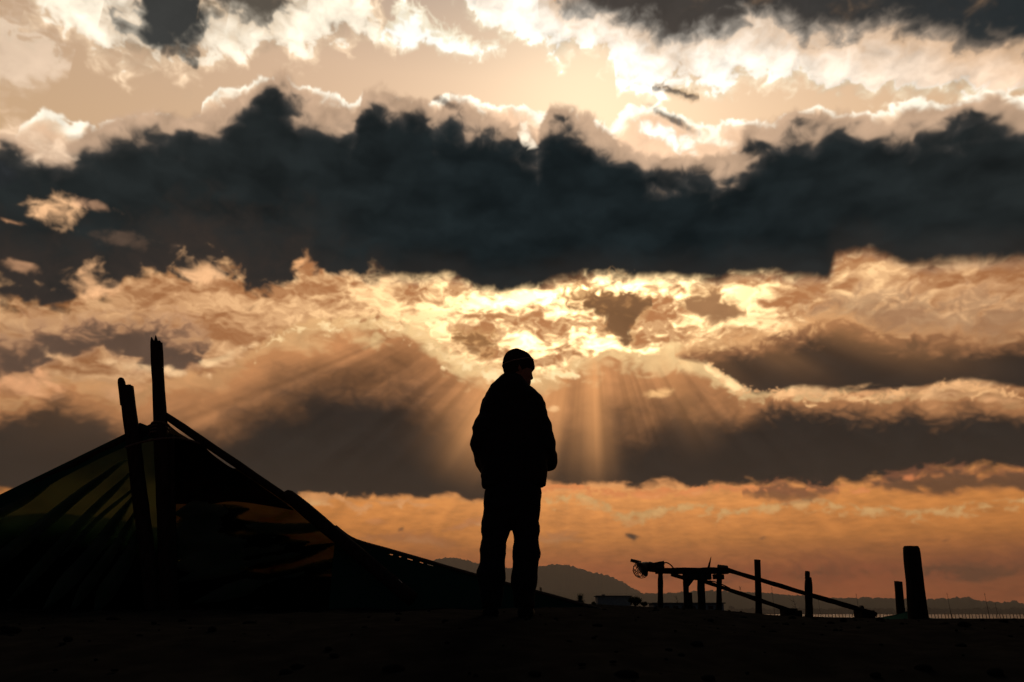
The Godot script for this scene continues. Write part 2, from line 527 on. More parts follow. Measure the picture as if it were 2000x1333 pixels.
# ---------------------------------------------------------------- the hut of poles and tarpaulin
func build_hut() -> void:
	var hut := thing("tarpaulin_hut", "low peaked hut of green tarpaulin over crooked poles, left of the man", "hut", Vector3(-2.9, 0, -6.5))
	var s := start()
	# leaning pole with a stepped, split head
	bar(s, split_line(Vector3(-2.914, -0.075, -6.400), Vector3(-3.542, 1.930, -6.450), 24), [0.061], 14, 0.14)
	bar(s, split_line(Vector3(-3.530, 1.774, -6.450), Vector3(-3.603, 1.982, -6.460), 3) + [Vector3(-3.617, 2.017, -6.460), Vector3(-3.622, 2.029, -6.460)], [0.038, 0.036, 0.034, 0.033, 0.026, 0.012], 10, 0.1)
	bar(s, split_line(Vector3(-3.478, 1.774, -6.450), Vector3(-3.531, 1.949, -6.450), 3), [0.034, 0.034, 0.033, 0.027], 10, 0.12, 0.008)
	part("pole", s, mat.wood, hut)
	s = start()
	bar(s, split_line(Vector3(-2.805, -0.075, -6.420), Vector3(-3.362, 2.358, -6.500), 28), [0.078, 0.076, 0.074, 0.072, 0.070, 0.068, 0.067, 0.066, 0.065, 0.064, 0.063, 0.062, 0.061, 0.060, 0.059, 0.059, 0.059, 0.058, 0.058, 0.058, 0.057, 0.057, 0.056, 0.056, 0.055, 0.055, 0.055, 0.055, 0.052], 12, 0.15, 0.05)
	bar(s, [Vector3(-3.377, 2.327, -6.470), Vector3(-3.392, 2.388, -6.470), Vector3(-3.409, 2.435, -6.470)], [0.022, 0.018, 0.004], 6, 0.3)
	bar(s, [Vector3(-3.348, 2.327, -6.470), Vector3(-3.360, 2.398, -6.470), Vector3(-3.371, 2.453, -6.470)], [0.024, 0.016, 0.003], 6, 0.3)
	bar(s, [Vector3(-3.312, 2.316, -6.470), Vector3(-3.317, 2.373, -6.470), Vector3(-3.331, 2.398, -6.470)], [0.024, 0.018, 0.006], 6, 0.3)
	part("pole", s, mat.wood, hut)
	s = start()
	bar(s, split_line(Vector3(-2.765, -0.064, -6.420), Vector3(-3.083, 1.501, -6.500), 12), [0.026], 8, 0.2)
	part("pole", s, mat.wood, hut)
	# rafters
	s = start()
	bar(s, split_line(Vector3(-3.168, 1.682, -6.500), Vector3(-1.737, 0.785, -6.500), 16), [0.030, 0.032, 0.034, 0.034, 0.035], 9, 0.12)
	part("rafter", s, mat.wood, hut)
	s = start()
	bar(s, [Vector3(-1.977, 0.983, -6.470)] + split_line(Vector3(-1.953, 0.955, -6.460), Vector3(-0.793, 0.091, -6.200), 14), [0.03, 0.052, 0.058, 0.06, 0.06, 0.06, 0.058], 12, 0.12)
	part("log", s, mat.wood, hut)
	s = start()
	bar(s, split_line(Vector3(-1.302, 0.515, -6.360), Vector3(-0.886, 0.212, -6.200), 4), [0.009, 0.010], 7)
	part("batten", s, mat.pipe, hut)
	s = start()
	bar(s, split_line(Vector3(-5.126, 0.632, -6.620), Vector3(-3.190, 1.649, -6.560), 16), [0.034], 9, 0.12)
	part("rafter", s, mat.wood, hut)
	# sheets
	s = start()
	sheet(s, [Vector3(-5.162, 0.653, -6.660), Vector3(-4.600, 0.948, -6.660), Vector3(-4.105, 1.215, -6.660), Vector3(-3.566, 1.509, -6.640), Vector3(-3.356, 1.577, -6.620), Vector3(-3.206, 1.640, -6.600)], [Vector3(-5.105, -0.041, -6.500), Vector3(-4.510, -0.041, -6.500), Vector3(-3.926, -0.041, -6.520), Vector3(-3.469, -0.033, -6.540), Vector3(-3.094, -0.029, -6.560), Vector3(-2.836, -0.025, -6.580)], 70, 50, 0.05, 3.0)
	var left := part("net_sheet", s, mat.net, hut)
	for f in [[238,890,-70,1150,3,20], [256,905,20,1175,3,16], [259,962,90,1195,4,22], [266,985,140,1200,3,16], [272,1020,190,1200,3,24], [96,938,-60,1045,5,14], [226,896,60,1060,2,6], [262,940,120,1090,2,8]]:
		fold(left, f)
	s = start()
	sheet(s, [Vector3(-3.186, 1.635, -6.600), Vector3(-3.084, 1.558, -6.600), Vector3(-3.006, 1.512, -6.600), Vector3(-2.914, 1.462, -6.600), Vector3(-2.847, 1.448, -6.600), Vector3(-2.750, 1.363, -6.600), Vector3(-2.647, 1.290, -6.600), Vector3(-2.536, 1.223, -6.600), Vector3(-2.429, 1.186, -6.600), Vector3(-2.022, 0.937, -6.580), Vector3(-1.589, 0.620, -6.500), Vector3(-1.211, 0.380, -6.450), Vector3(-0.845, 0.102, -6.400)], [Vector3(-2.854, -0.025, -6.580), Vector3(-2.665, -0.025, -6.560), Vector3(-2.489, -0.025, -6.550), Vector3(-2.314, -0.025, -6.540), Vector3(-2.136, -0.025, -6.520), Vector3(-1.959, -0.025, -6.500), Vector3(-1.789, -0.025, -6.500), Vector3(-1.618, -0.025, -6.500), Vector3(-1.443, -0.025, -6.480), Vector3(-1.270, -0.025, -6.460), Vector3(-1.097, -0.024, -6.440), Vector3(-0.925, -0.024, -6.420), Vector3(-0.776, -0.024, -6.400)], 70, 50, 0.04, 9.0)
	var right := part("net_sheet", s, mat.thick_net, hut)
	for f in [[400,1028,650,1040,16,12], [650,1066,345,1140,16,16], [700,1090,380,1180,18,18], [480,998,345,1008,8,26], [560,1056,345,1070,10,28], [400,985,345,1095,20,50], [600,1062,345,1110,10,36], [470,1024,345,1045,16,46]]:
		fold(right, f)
	# the doubled cloth along the ridge and at the peak
	s = start()
	sheet(s, [Vector3(-5.102, 0.679, -6.570), Vector3(-4.548, 0.980, -6.570), Vector3(-4.059, 1.245, -6.570), Vector3(-3.530, 1.529, -6.560), Vector3(-3.401, 1.591, -6.560), Vector3(-3.311, 1.587, -6.540), Vector3(-3.176, 1.678, -6.520)], [Vector3(-5.032, 0.479, -6.550), Vector3(-4.494, 0.808, -6.550), Vector3(-4.219, 0.986, -6.550), Vector3(-3.940, 1.168, -6.550), Vector3(-3.576, 1.358, -6.530), Vector3(-3.290, 1.468, -6.520), Vector3(-3.106, 1.504, -6.510)], 60, 10, 0.03, 21.0)
	part("ridge_hem", s, mat.tarp, hut)
	s = start()
	sheet(s, [Vector3(-3.138, 1.536, -6.570), Vector3(-2.989, 1.484, -6.570), Vector3(-2.831, 1.423, -6.570), Vector3(-2.633, 1.273, -6.570), Vector3(-2.416, 1.162, -6.570), Vector3(-1.992, 0.895, -6.570)], [Vector3(-2.993, 0.891, -6.540), Vector3(-2.839, 0.891, -6.540), Vector3(-2.659, 0.891, -6.540), Vector3(-2.482, 0.913, -6.540), Vector3(-2.254, 0.891, -6.540), Vector3(-1.910, 0.834, -6.540)], 40, 20, 0.03, 31.0)
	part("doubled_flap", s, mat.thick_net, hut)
	s = start()
	sheet(s, [Vector3(-2.985, 0.414, -6.720), Vector3(-2.885, 0.405, -6.720), Vector3(-2.747, 0.388, -6.720), Vector3(-2.473, 0.362, -6.720), Vector3(-1.972, 0.298, -6.720), Vector3(-1.343, 0.276, -6.720), Vector3(-0.872, 0.122, -6.600)], [Vector3(-3.505, -0.080, -8.100), Vector3(-3.389, -0.080, -8.100), Vector3(-3.230, -0.080, -8.100), Vector3(-2.912, -0.080, -8.100), Vector3(-2.330, -0.080, -8.100), Vector3(-1.588, -0.080, -8.100), Vector3(-0.953, -0.080, -8.100)], 50, 20, 0.04, 41.0)
	part("back_sheet", s, mat.tarp, hut)
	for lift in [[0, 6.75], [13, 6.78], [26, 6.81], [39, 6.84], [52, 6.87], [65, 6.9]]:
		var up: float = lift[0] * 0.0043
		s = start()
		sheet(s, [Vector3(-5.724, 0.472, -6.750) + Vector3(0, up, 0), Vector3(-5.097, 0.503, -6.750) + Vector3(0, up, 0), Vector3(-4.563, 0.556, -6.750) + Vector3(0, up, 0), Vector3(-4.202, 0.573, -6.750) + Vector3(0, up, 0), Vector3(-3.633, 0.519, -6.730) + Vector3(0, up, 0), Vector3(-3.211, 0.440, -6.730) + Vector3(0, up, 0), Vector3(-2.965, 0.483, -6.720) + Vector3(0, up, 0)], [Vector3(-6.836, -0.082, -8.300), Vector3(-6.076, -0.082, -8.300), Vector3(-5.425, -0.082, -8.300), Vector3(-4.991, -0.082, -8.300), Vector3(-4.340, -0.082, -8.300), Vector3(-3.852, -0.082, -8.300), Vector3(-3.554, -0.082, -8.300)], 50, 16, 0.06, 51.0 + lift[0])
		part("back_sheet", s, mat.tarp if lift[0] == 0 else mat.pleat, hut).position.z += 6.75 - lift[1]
	# the long low skirt with its eyelets
	var edge := [Vector3(-1.511, 0.689, -6.420), Vector3(-1.341, 0.579, -6.420), Vector3(-1.045, 0.497, -6.450), Vector3(-0.738, 0.414, -6.460), Vector3(-0.432, 0.328, -6.470), Vector3(0.086, 0.193, -6.480), Vector3(0.428, 0.104, -6.480), Vector3(0.745, 0.019, -6.480)]
	s = start()
	var under := [Vector3(-1.504, 0.613, -6.420), Vector3(-1.336, 0.512, -6.420), Vector3(-1.042, 0.462, -6.450), Vector3(-0.736, 0.385, -6.460), Vector3(-0.432, 0.303, -6.470), Vector3(0.086, 0.172, -6.480), Vector3(0.427, 0.087, -6.480), Vector3(0.744, 0.011, -6.480)]
	sheet(s, edge, under, 60, 2, 0.0)
	var skirt := part("skirt_sheet", s, mat.tarp, hut)
	s = start()
	bar(s, curve(edge, 40), [0.012], 6, 0.2)
	part("edge_rope", s, mat.rope, skirt)
	# a row of slots left open between hem and cloth
	var line := curve(under, 240)
	s = start()
	for i in 240:
		var x: float = line[i].x
		var open := false
		for g in [[-1.03, 0.028], [-0.955, 0.018], [-0.87, 0.042], [-0.77, 0.022], [-0.70, 0.05]]:
			open = open or absf(x - g[0]) < g[1] / 2.0
		if not open:
			quad(s, line[i], line[i + 1], line[i + 1] - Vector3(0, 0.0065, 0), line[i] - Vector3(0, 0.0065, 0))
	part("eyelet_band", s, mat.tarp, skirt)
	var below := []
	for p in under:
		below.append(p - Vector3(0, 0.0055, 0))
	s = start()
	sheet(s, below, [Vector3(-1.485, -0.032, -6.300), Vector3(-1.238, -0.032, -6.300), Vector3(-0.949, -0.032, -6.300), Vector3(-0.660, -0.032, -6.300), Vector3(-0.395, -0.032, -6.350), Vector3(0.084, -0.032, -6.400), Vector3(0.420, -0.032, -6.420), Vector3(0.759, -0.040, -6.440)], 60, 24, 0.03, 61.0)
	part("skirt_cloth", s, mat.tarp, skirt)
	# lashings
	s = start()
	bar(s, curve([Vector3(-3.383, 1.350, -6.320), Vector3(-3.214, 1.407, -6.330), Vector3(-3.016, 1.434, -6.330), Vector3(-2.911, 1.441, -6.400), Vector3(-2.793, 1.417, -6.500)], 24), [0.010], 7, 0.2)
	part("lashing", s, mat.rope, hut)
	s = start()
	for k in 4:
		var ring := []
		for i in 17:
			var a := TAU * i / 16.0
			ring.append(Vector3(-3.194, 1.586, -6.500) + Vector3(cos(a) * 0.075, -0.03 * k + 0.02 * sin(a), sin(a) * 0.075))
		bar(s, ring, [0.011], 6)
	part("lashing", s, mat.rope, hut)
	s = start()
	bar(s, [Vector3(-3.423, 1.539, -6.500), Vector3(-3.380, 1.586, -6.500), Vector3(-3.320, 1.558, -6.500), Vector3(-3.250, 1.558, -6.500)], [0.02, 0.035, 0.03, 0.02], 8, 0.4)
	part("knotted_cloth", s, mat.tarp, hut)

# a pleat: the cloth laid over itself twice along a line
func fold(of: Node3D, f: Array) -> void:
	var k := 6.52 / 1524.0
	var a := Vector3((f[0] - 1000.0) * k, (1196.0 - f[1]) * k, -6.585)
	var b := Vector3((f[2] - 1000.0) * k, (1196.0 - f[3]) * k, -6.50)
	# the ground bearing of the slope: nearer rows of the cloth stand a little wider
	a.x *= 1.0 + 0.055 * a.y
	b.x *= 1.0 + 0.055 * b.y
	var across := (b - a).cross(Vector3.BACK).normalized()
	var s := start()
	for layer in 6:
		var u := []
		var l := []
		for i in 6:
			var t := i / 5.0
			var p := a.lerp(b, t) + across * 0.012 * sin(t * 7.0 + f[0])
			var w: float = lerpf(f[4], f[5], sqrt(t)) * k * 0.9 * (1.0 - 0.15 * layer)
			w *= 1.0 - 0.85 * pow(absf(t * 2.0 - 1.0), 6.0)
			p.z += 0.006 * (layer + 1) - 0.03 * (1.0 - t)
			u.append(p + across * w)
			l.append(p - across * w)
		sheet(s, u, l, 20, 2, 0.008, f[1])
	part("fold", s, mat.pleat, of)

# ---------------------------------------------------------------- the slip
func build_slip() -> void:
	var slip := thing("boat_slip", "low wooden slip with upright posts and two sloping rails on the crest", "slip", Vector3(3.9, 0, -14))
	var s := start(false)
	timber(s, Vector3(2.629, 0.700, -14.000), Vector3(3.939, 0.705, -14.000), 0.16, 0.108, 0.008)
	part("beam", s, mat.wood, slip)
	s = start(false)
	timber(s, Vector3(2.910, 0.637, -13.980), Vector3(3.184, 0.566, -13.980), 0.14, 0.06)
	part("brace", s, mat.wood, slip)
	s = start(false)
	timber(s, Vector3(3.126, 0.602, -14.000), Vector3(3.620, 0.602, -14.000), 0.15, 0.115, 0.008)
	part("lower_beam", s, mat.wood, slip)
	s = start(false)
	timber(s, Vector3(3.487, 0.567, -14.000), Vector3(3.608, 0.673, -14.000), 0.12, 0.06)
	part("brace", s, mat.wood, slip)
	s = start(false)
	timber(s, Vector3(3.167, 0.425, -14.000), Vector3(3.281, 0.558, -14.000), 0.1, 0.05)
	part("brace", s, mat.wood, slip)
	for p in [[1288,1202,1290.5,1116,0.085], [1338.5,1205,1340,1128,0.09], [1369.5,1205,1369,1124,0.115], [1401,1208,1405,1120,0.085], [1347,1206,1346.5,1161,0.085]]:
		var x0: float = (p[0] - 1000.0) / 1524.0 * 14.0
		var x1: float = (p[2] - 1000.0) / 1524.0 * 14.0 * (1.0 + (1196.0 - p[3]) / 1524.0 * 0.38)
		var y0: float = (1196.0 - p[1]) / 1524.0 * 14.0
		var y1: float = (1196.0 - p[3]) / 1524.0 * 14.0 * (1.0 + (1196.0 - p[3]) / 1524.0 * 0.38)
		s = start(false)
		timber(s, Vector3(x0, y0 - 0.2, -14.0), Vector3(x1, y1, -14.0), p[4], p[4], 0.007, Vector3(1, 0, 0))
		part("post", s, mat.wood, slip)
	s = start(false)
	timber(s, Vector3(3.676, 0.598, -14.000), Vector3(3.849, 0.598, -14.000), 0.15, 0.085)
	part("cap_block", s, mat.wood, slip)
	s = start()
	bar(s, split_line(Vector3(3.767, 0.763, -14.000), Vector3(3.943, 0.745, -14.000), 2), [0.05], 8, 0.2)
	part("lashing", s, mat.rope, slip)
	# sloping rails
	s = start(false)
	timber(s, Vector3(3.840, 0.745, -14.000), Vector3(6.532, -0.045, -14.000), 0.07, 0.075, 0.006)
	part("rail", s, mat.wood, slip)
	s = start(false)
	timber(s, Vector3(3.398, 0.547, -13.950), Vector3(5.174, -0.044, -13.950), 0.07, 0.068, 0.006)
	part("rail", s, mat.wood, slip)
	s = start()
	bar(s, curve([Vector3(3.428, 0.530, -13.850), Vector3(3.647, 0.508, -13.850), Vector3(3.789, 0.456, -13.850), Vector3(3.912, 0.395, -13.850)], 12), [0.011], 6)
	part("cable", s, mat.rubber, slip)
	s = start()
	bar(s, curve([Vector3(3.603, 0.642, -13.900), Vector3(3.592, 0.571, -13.900), Vector3(3.575, 0.519, -13.900)], 6), [0.006], 6)
	part("hanging_wire", s, mat.iron, slip)
	s = start()
	bar(s, split_line(Vector3(3.596, 0.745, -14.000), Vector3(3.665, 0.952, -14.000), 5), [0.022, 0.02, 0.018, 0.014, 0.009, 0.003], 6, 0.1)
	part("spike", s, mat.wood, slip)
	# the two tall posts that carry the rails
	s = start()
	bar(s, split_line(Vector3(4.384, -0.172, -13.900), Vector3(4.477, 0.891, -13.900), 10), [0.062, 0.06, 0.058, 0.056], 10, 0.07)
	part("post", s, mat.wood, slip)
	s = start()
	bar(s, split_line(Vector3(5.269, -0.206, -13.900), Vector3(5.368, 0.589, -13.900), 9), [0.068, 0.07, 0.066, 0.069, 0.066, 0.068, 0.066, 0.068, 0.064, 0.05], 10, 0.12)
	bar(s, split_line(Vector3(5.344, 0.554, -13.900), Vector3(5.363, 0.686, -13.900), 3), [0.045, 0.044, 0.046, 0.04], 8, 0.15, 0.012)
	part("post", s, mat.wood, slip)
	# feet of the rails
	s = start(false)
	block(s, Vector3(6.173, -0.172, -13.900) + Vector3(0, 0, -0.2), Vector3(6.397, 0.024, -13.900) + Vector3(0, 0, 0.15))
	part("foot_block", s, mat.wood, slip)
	s = start(false)
	block(s, Vector3(4.825, -0.138, -13.900) + Vector3(0, 0, -0.15), Vector3(5.051, 0.058, -13.900) + Vector3(0, 0, 0.12))
	part("foot_block", s, mat.wood, slip)
	s = start(false)
	block(s, Vector3(5.095, -0.155, -13.900) + Vector3(0, 0, -0.06), Vector3(5.151, 0.024, -13.900) + Vector3(0, 0, 0.05))
	part("peg", s, mat.wood, slip)
	s = start()
	for k in 3:
		var ring := []
		for i in 13:
			var a := TAU * i / 12.0
			ring.append(Vector3(6.240, 0.067, -13.900) + Vector3(cos(a) * 0.026, sin(a) * 0.032, (k - 1) * 0.03))
		bar(s, ring, [0.011], 6)
	bar(s, [Vector3(6.217, 0.041, -13.900), Vector3(6.237, -0.002, -13.900)], [0.02], 6)
	part("shackle", s, mat.iron, slip)
	caged_lamp()

func caged_lamp() -> void:
	var at := Vector3(2.408, 0.754, -14.000)
	var lamp := thing("work_lamp", "unlit work lamp in a wire cage hanging off the slip's left end", "lamp", at)
	# the lamp looks down and to the left
	var axis := Vector3(-0.82, -0.55, 0.18).normalized()
	var x := axis.cross(Vector3.UP).normalized()
	var y := x.cross(axis).normalized()
	var s := start()
	bar(s, [at - axis * 0.13, at - axis * 0.09, at - axis * 0.02, at + axis * 0.03, at + axis * 0.045], [0.045, 0.07, 0.105, 0.15, 0.152], 20)
	part("shade", s, mat.iron, lamp)
	s = start()
	bar(s, [at + axis * 0.04, at + axis * 0.08, at + axis * 0.12, at + axis * 0.14], [0.05, 0.06, 0.045, 0.01], 14)
	part("bulb", s, mat.glass, lamp)
	s = start()
	for k in 8:
		var a := TAU * k / 8.0
		var out := x * cos(a) + y * sin(a)
		var wire := []
		for i in 9:
			var t := i / 8.0 * PI / 2.0
			wire.append(at + axis * (0.045 + 0.165 * sin(t)) + out * 0.150 * cos(t))
		bar(s, wire, [0.0055], 5)
	for t in [0.12, 0.55, 0.95]:
		var ring := []
		for i in 25:
			var a := TAU * i / 24.0
			ring.append(at + axis * (0.045 + 0.165 * sin(t)) + (x * cos(a) + y * sin(a)) * 0.150 * cos(t))
		bar(s, ring, [0.0055], 5)
	part("wire_cage", s, mat.iron, lamp)
	s = start()
	bar(s, split_line(Vector3(2.181, 0.889, -14.000), Vector3(2.366, 0.844, -14.000), 3), [0.028, 0.03, 0.03, 0.03], 8, 0.1)
	part("handle", s, mat.iron, lamp)
	s = start()
	bar(s, [at - axis * 0.10, Vector3(2.513, 0.790, -14.000), Vector3(2.625, 0.781, -14.000)], [0.06, 0.075, 0.06], 10, 0.15)
	part("socket", s, mat.iron, lamp)
	s = start(false)
	timber(s, Vector3(2.494, 0.790, -14.000), Vector3(2.789, 0.844, -14.000), 0.09, 0.07)
	timber(s, Vector3(2.509, 0.736, -14.000), Vector3(2.770, 0.709, -14.000), 0.11, 0.10)
	timber(s, Vector3(2.624, 0.763, -14.000), Vector3(2.784, 0.781, -14.000), 0.09, 0.13)
	part("clamp", s, mat.iron, lamp)
	s = start()
	bar(s, curve([Vector3(2.773, 0.842, -13.970), Vector3(2.835, 0.841, -13.950), Vector3(2.896, 0.804, -13.940), Vector3(2.947, 0.742, -13.940)], 14), [0.012], 7)
	part("cord", s, mat.rubber, lamp)

func build_posts() -> void:
	var p := thing("leaning_post", "thick weathered post leaning left, the largest on the right", "post", Vector3(4.75, -0.12, -9))
	var s := start()
	bar(s, split_line(Vector3(4.667, -0.199, -9.000), Vector3(4.743, 0.711, -9.000), 14), [0.118, 0.114, 0.11, 0.108, 0.106, 0.104, 0.102, 0.100, 0.099, 0.098, 0.097, 0.096, 0.095, 0.094, 0.091], 14, 0.07)
	bar(s, split_line(Vector3(4.739, 0.659, -9.000), Vector3(4.744, 0.726, -9.000), 2), [0.09, 0.09, 0.080], 14, 0.05, 0.008)
	part("shaft", s, mat.wood, p)
	p = thing("short_post", "short slim post leaning left beside the thick leaning post", "post", Vector3(5.1, -0.1, -10.2))
	s = start()
	bar(s, split_line(Vector3(5.073, -0.138, -10.200), Vector3(5.121, 0.374, -10.200), 8), [0.056, 0.055, 0.054, 0.053, 0.052, 0.051, 0.05], 10, 0.06, 0.006)
	part("shaft", s, mat.wood, p)
	var heap := thing("net_heap", "low heap of dark green net lying at the foot of the posts", "net", Vector3(4.9, -0.1, -9.9))
	s = start()
	sheet(s, [Vector3(4.520, -0.099, -9.950), Vector3(4.702, -0.065, -9.950), Vector3(4.890, -0.032, -9.950), Vector3(5.040, 0.005, -9.950), Vector3(5.170, -0.001, -9.950), Vector3(5.307, -0.068, -9.950), Vector3(5.526, -0.111, -9.950)], [Vector3(4.163, -0.185, -9.400), Vector3(4.375, -0.196, -9.400), Vector3(4.559, -0.196, -9.400), Vector3(4.742, -0.196, -9.400), Vector3(4.895, -0.196, -9.400), Vector3(5.048, -0.196, -9.400), Vector3(5.265, -0.185, -9.400)], 50, 14, 0.05, 5.0)
	sheet(s, [Vector3(4.520, -0.099, -9.950), Vector3(4.702, -0.065, -9.950), Vector3(4.890, -0.032, -9.950), Vector3(5.040, 0.005, -9.950), Vector3(5.170, -0.001, -9.950), Vector3(5.307, -0.068, -9.950), Vector3(5.526, -0.111, -9.950)], [Vector3(4.772, -0.157, -10.600), Vector3(4.991, -0.170, -10.600), Vector3(5.150, -0.170, -10.600), Vector3(5.358, -0.170, -10.600), Vector3(5.530, -0.170, -10.600), Vector3(5.703, -0.170, -10.600), Vector3(5.876, -0.170, -10.600)], 50, 14, 0.05, 5.0)
	part("netting", s, mat.tarp, heap)

func build_weeds() -> void:
	for w in [[1558,1208,1170,13.6,0.5,"bare forked weed standing between the two tall slip posts"], [1057,1158,1150,6.6,1.0,"tiny leafy sprig on the tarpaulin edge at the man's right foot"], [1451,1157,1148,14.0,0.6,"tiny dry sprig caught on the lower sloping rail"], [1325,1183,1166,13.8,0.8,"thin dry stalk left of the slip's middle posts"]]:
		var k: float = w[3] / 1524.0
		var foot := Vector3((w[0] - 1000.0) * k, (1196.0 - w[1]) * k, -w[3])
		var tall: float = (w[1] - w[2]) * k
		var t := thing("weed", w[5], "weed", foot)
		var s := start()
		var tip := foot + Vector3(-tall * 0.15, tall, 0)
		bar(s, curve([foot - Vector3(0, 0.06, 0), foot.lerp(tip, 0.5) + Vector3(0.01, 0, 0), tip], 6), [0.006, 0.004, 0.002], 5)
		part("stem", s, mat.bamboo, t)
		for i in 5:
			var a := foot.lerp(tip, 0.25 + 0.14 * i)
			s = start()
			var b := a + Vector3((1 if i % 2 else -1) * tall * dice.randf_range(0.15, 0.35), tall * dice.randf_range(0.12, 0.3), dice.randf_range(-0.03, 0.03))
			bar(s, curve([a, a.lerp(b, 0.6) + Vector3(0, -0.01, 0), b], 4), [0.004 * (1.0 + w[4]), 0.003, 0.001], 4)
			part("twig", s, mat.bamboo, t)
# ---------------------------------------------------------------- the man: tapered capsules joined by a smooth minimum, meshed as surface nets
var bones := PackedVector3Array()   # a, b of each bone
var widths := PackedFloat32Array()  # radius at a, at b, blend
var wrinkle := 0.0
var wrinkle_scale := 14.0

func bone(a: Vector3, b: Vector3, ra: float, rb: float, blend := 0.03) -> void:
	bones.append(a)
	bones.append(b)
	widths.append(ra)
	widths.append(rb)
	widths.append(blend)

func bones_clear(w := 0.0, ws := 14.0) -> void:
	bones.clear()
	widths.clear()
	wrinkle = w
	wrinkle_scale = ws

func field(p: Vector3) -> float:
	var d := 9.0
	for i in bones.size() / 2:
		var a := bones[i * 2]
		var ab := bones[i * 2 + 1] - a
		var t := clampf((p - a).dot(ab) / maxf(ab.length_squared(), 1e-6), 0.0, 1.0)
		var e := (p - a - ab * t).length() - lerpf(widths[i * 3], widths[i * 3 + 1], t)
		var k := widths[i * 3 + 2]
		var h := maxf(k - absf(d - e), 0.0) / k
		d = minf(d, e) - h * h * k * 0.25
	if wrinkle > 0.0 and d < 0.08:
		d += wrinkle * (bump.get_noise_3d(p.x * wrinkle_scale * 5.0, p.y * wrinkle_scale * 9.0, p.z * wrinkle_scale * 5.0) + 0.5 * bump.get_noise_3d(p.x * wrinkle_scale * 12.0, p.y * wrinkle_scale * 16.0, p.z * wrinkle_scale * 12.0))
	return d

# cut: the field is also kept above or below these planes (point, normal)
func net(st: SurfaceTool, cell: float, cuts := []) -> void:
	var lo := bones[0]
	var hi := bones[0]
	for i in bones.size():
		var r := maxf(widths[(i / 2) * 3], widths[(i / 2) * 3 + 1])
		lo = lo.min(bones[i] - Vector3.ONE * r)
		hi = hi.max(bones[i] + Vector3.ONE * r)
	lo -= Vector3.ONE * cell * 3.0
	hi += Vector3.ONE * cell * 3.0
	var nx := int((hi.x - lo.x) / cell) + 1
	var ny := int((hi.y - lo.y) / cell) + 1
	var nz := int((hi.z - lo.z) / cell) + 1
	var v := PackedFloat32Array()
	v.resize(nx * ny * nz)
	v.fill(1.0)
	# coarse pass: only blocks near the surface are sampled finely
	var step := 4
	for bz in range(0, nz, step):
		for by in range(0, ny, step):
			for bx in range(0, nx, step):
				var mid := lo + Vector3(bx + step * 0.5, by + step * 0.5, bz + step * 0.5) * cell
				var f := field(mid)
				var reach := cell * step * 1.3 + wrinkle * 2.0
				var inside := f < -reach
				var skip := inside or f > reach
				for z in range(bz, mini(bz + step, nz)):
					for y in range(by, mini(by + step, ny)):
						for x in range(bx, mini(bx + step, nx)):
							var p := lo + Vector3(x, y, z) * cell
							var g := f if skip else field(p)
							for c in cuts:
								g = maxf(g, (p - c[0]).dot(c[1]))
							v[(z * ny + y) * nx + x] = g
	var index := PackedInt32Array()
	index.resize(nx * ny * nz)
	index.fill(-1)
	var points := PackedVector3Array()
	for z in nz - 1:
		for y in ny - 1:
			for x in nx - 1:
				var at := (z * ny + y) * nx + x
				var mask := 0
				var corner := PackedFloat32Array([v[at], v[at + 1], v[at + nx], v[at + nx + 1], v[at + nx * ny], v[at + nx * ny + 1], v[at + nx * ny + nx], v[at + nx * ny + nx + 1]])
				for k in 8:
					if corner[k] < 0.0:
						mask += 1
				if mask == 0 or mask == 8:
					continue
				var sum := Vector3.ZERO
				var n := 0
				for k in 8:
					for b in [1, 2, 4]:
						var q: int = k | b
						if q != k and (corner[k] < 0.0) != (corner[q] < 0.0):
							var t := corner[k] / (corner[k] - corner[q])
							sum += Vector3(k & 1, (k >> 1) & 1, (k >> 2) & 1).lerp(Vector3(q & 1, (q >> 1) & 1, (q >> 2) & 1), t)
							n += 1
				index[at] = points.size()
				points.append(lo + (Vector3(x, y, z) + sum / n) * cell)
	var steps := [1, nx, nx * ny]
	for z in range(1, nz - 1):
		for y in range(1, ny - 1):
			for x in range(1, nx - 1):
				var at := (z * ny + y) * nx + x
				for axis in 3:
					var f0 := v[at]
					var f1 := v[at + steps[axis]]
					if (f0 < 0.0) == (f1 < 0.0):
						continue
					var u: int = steps[(axis + 1) % 3]
					var w: int = steps[(axis + 2) % 3]
					var a := index[at]
					var b := index[at - u]
					var c := index[at - u - w]
					var d := index[at - w]
					if a < 0 or b < 0 or c < 0 or d < 0:
						continue
					if f0 < 0.0:
						quad(st, points[a], points[d], points[c], points[b])
					else:
						quad(st, points[a], points[b], points[c], points[d])

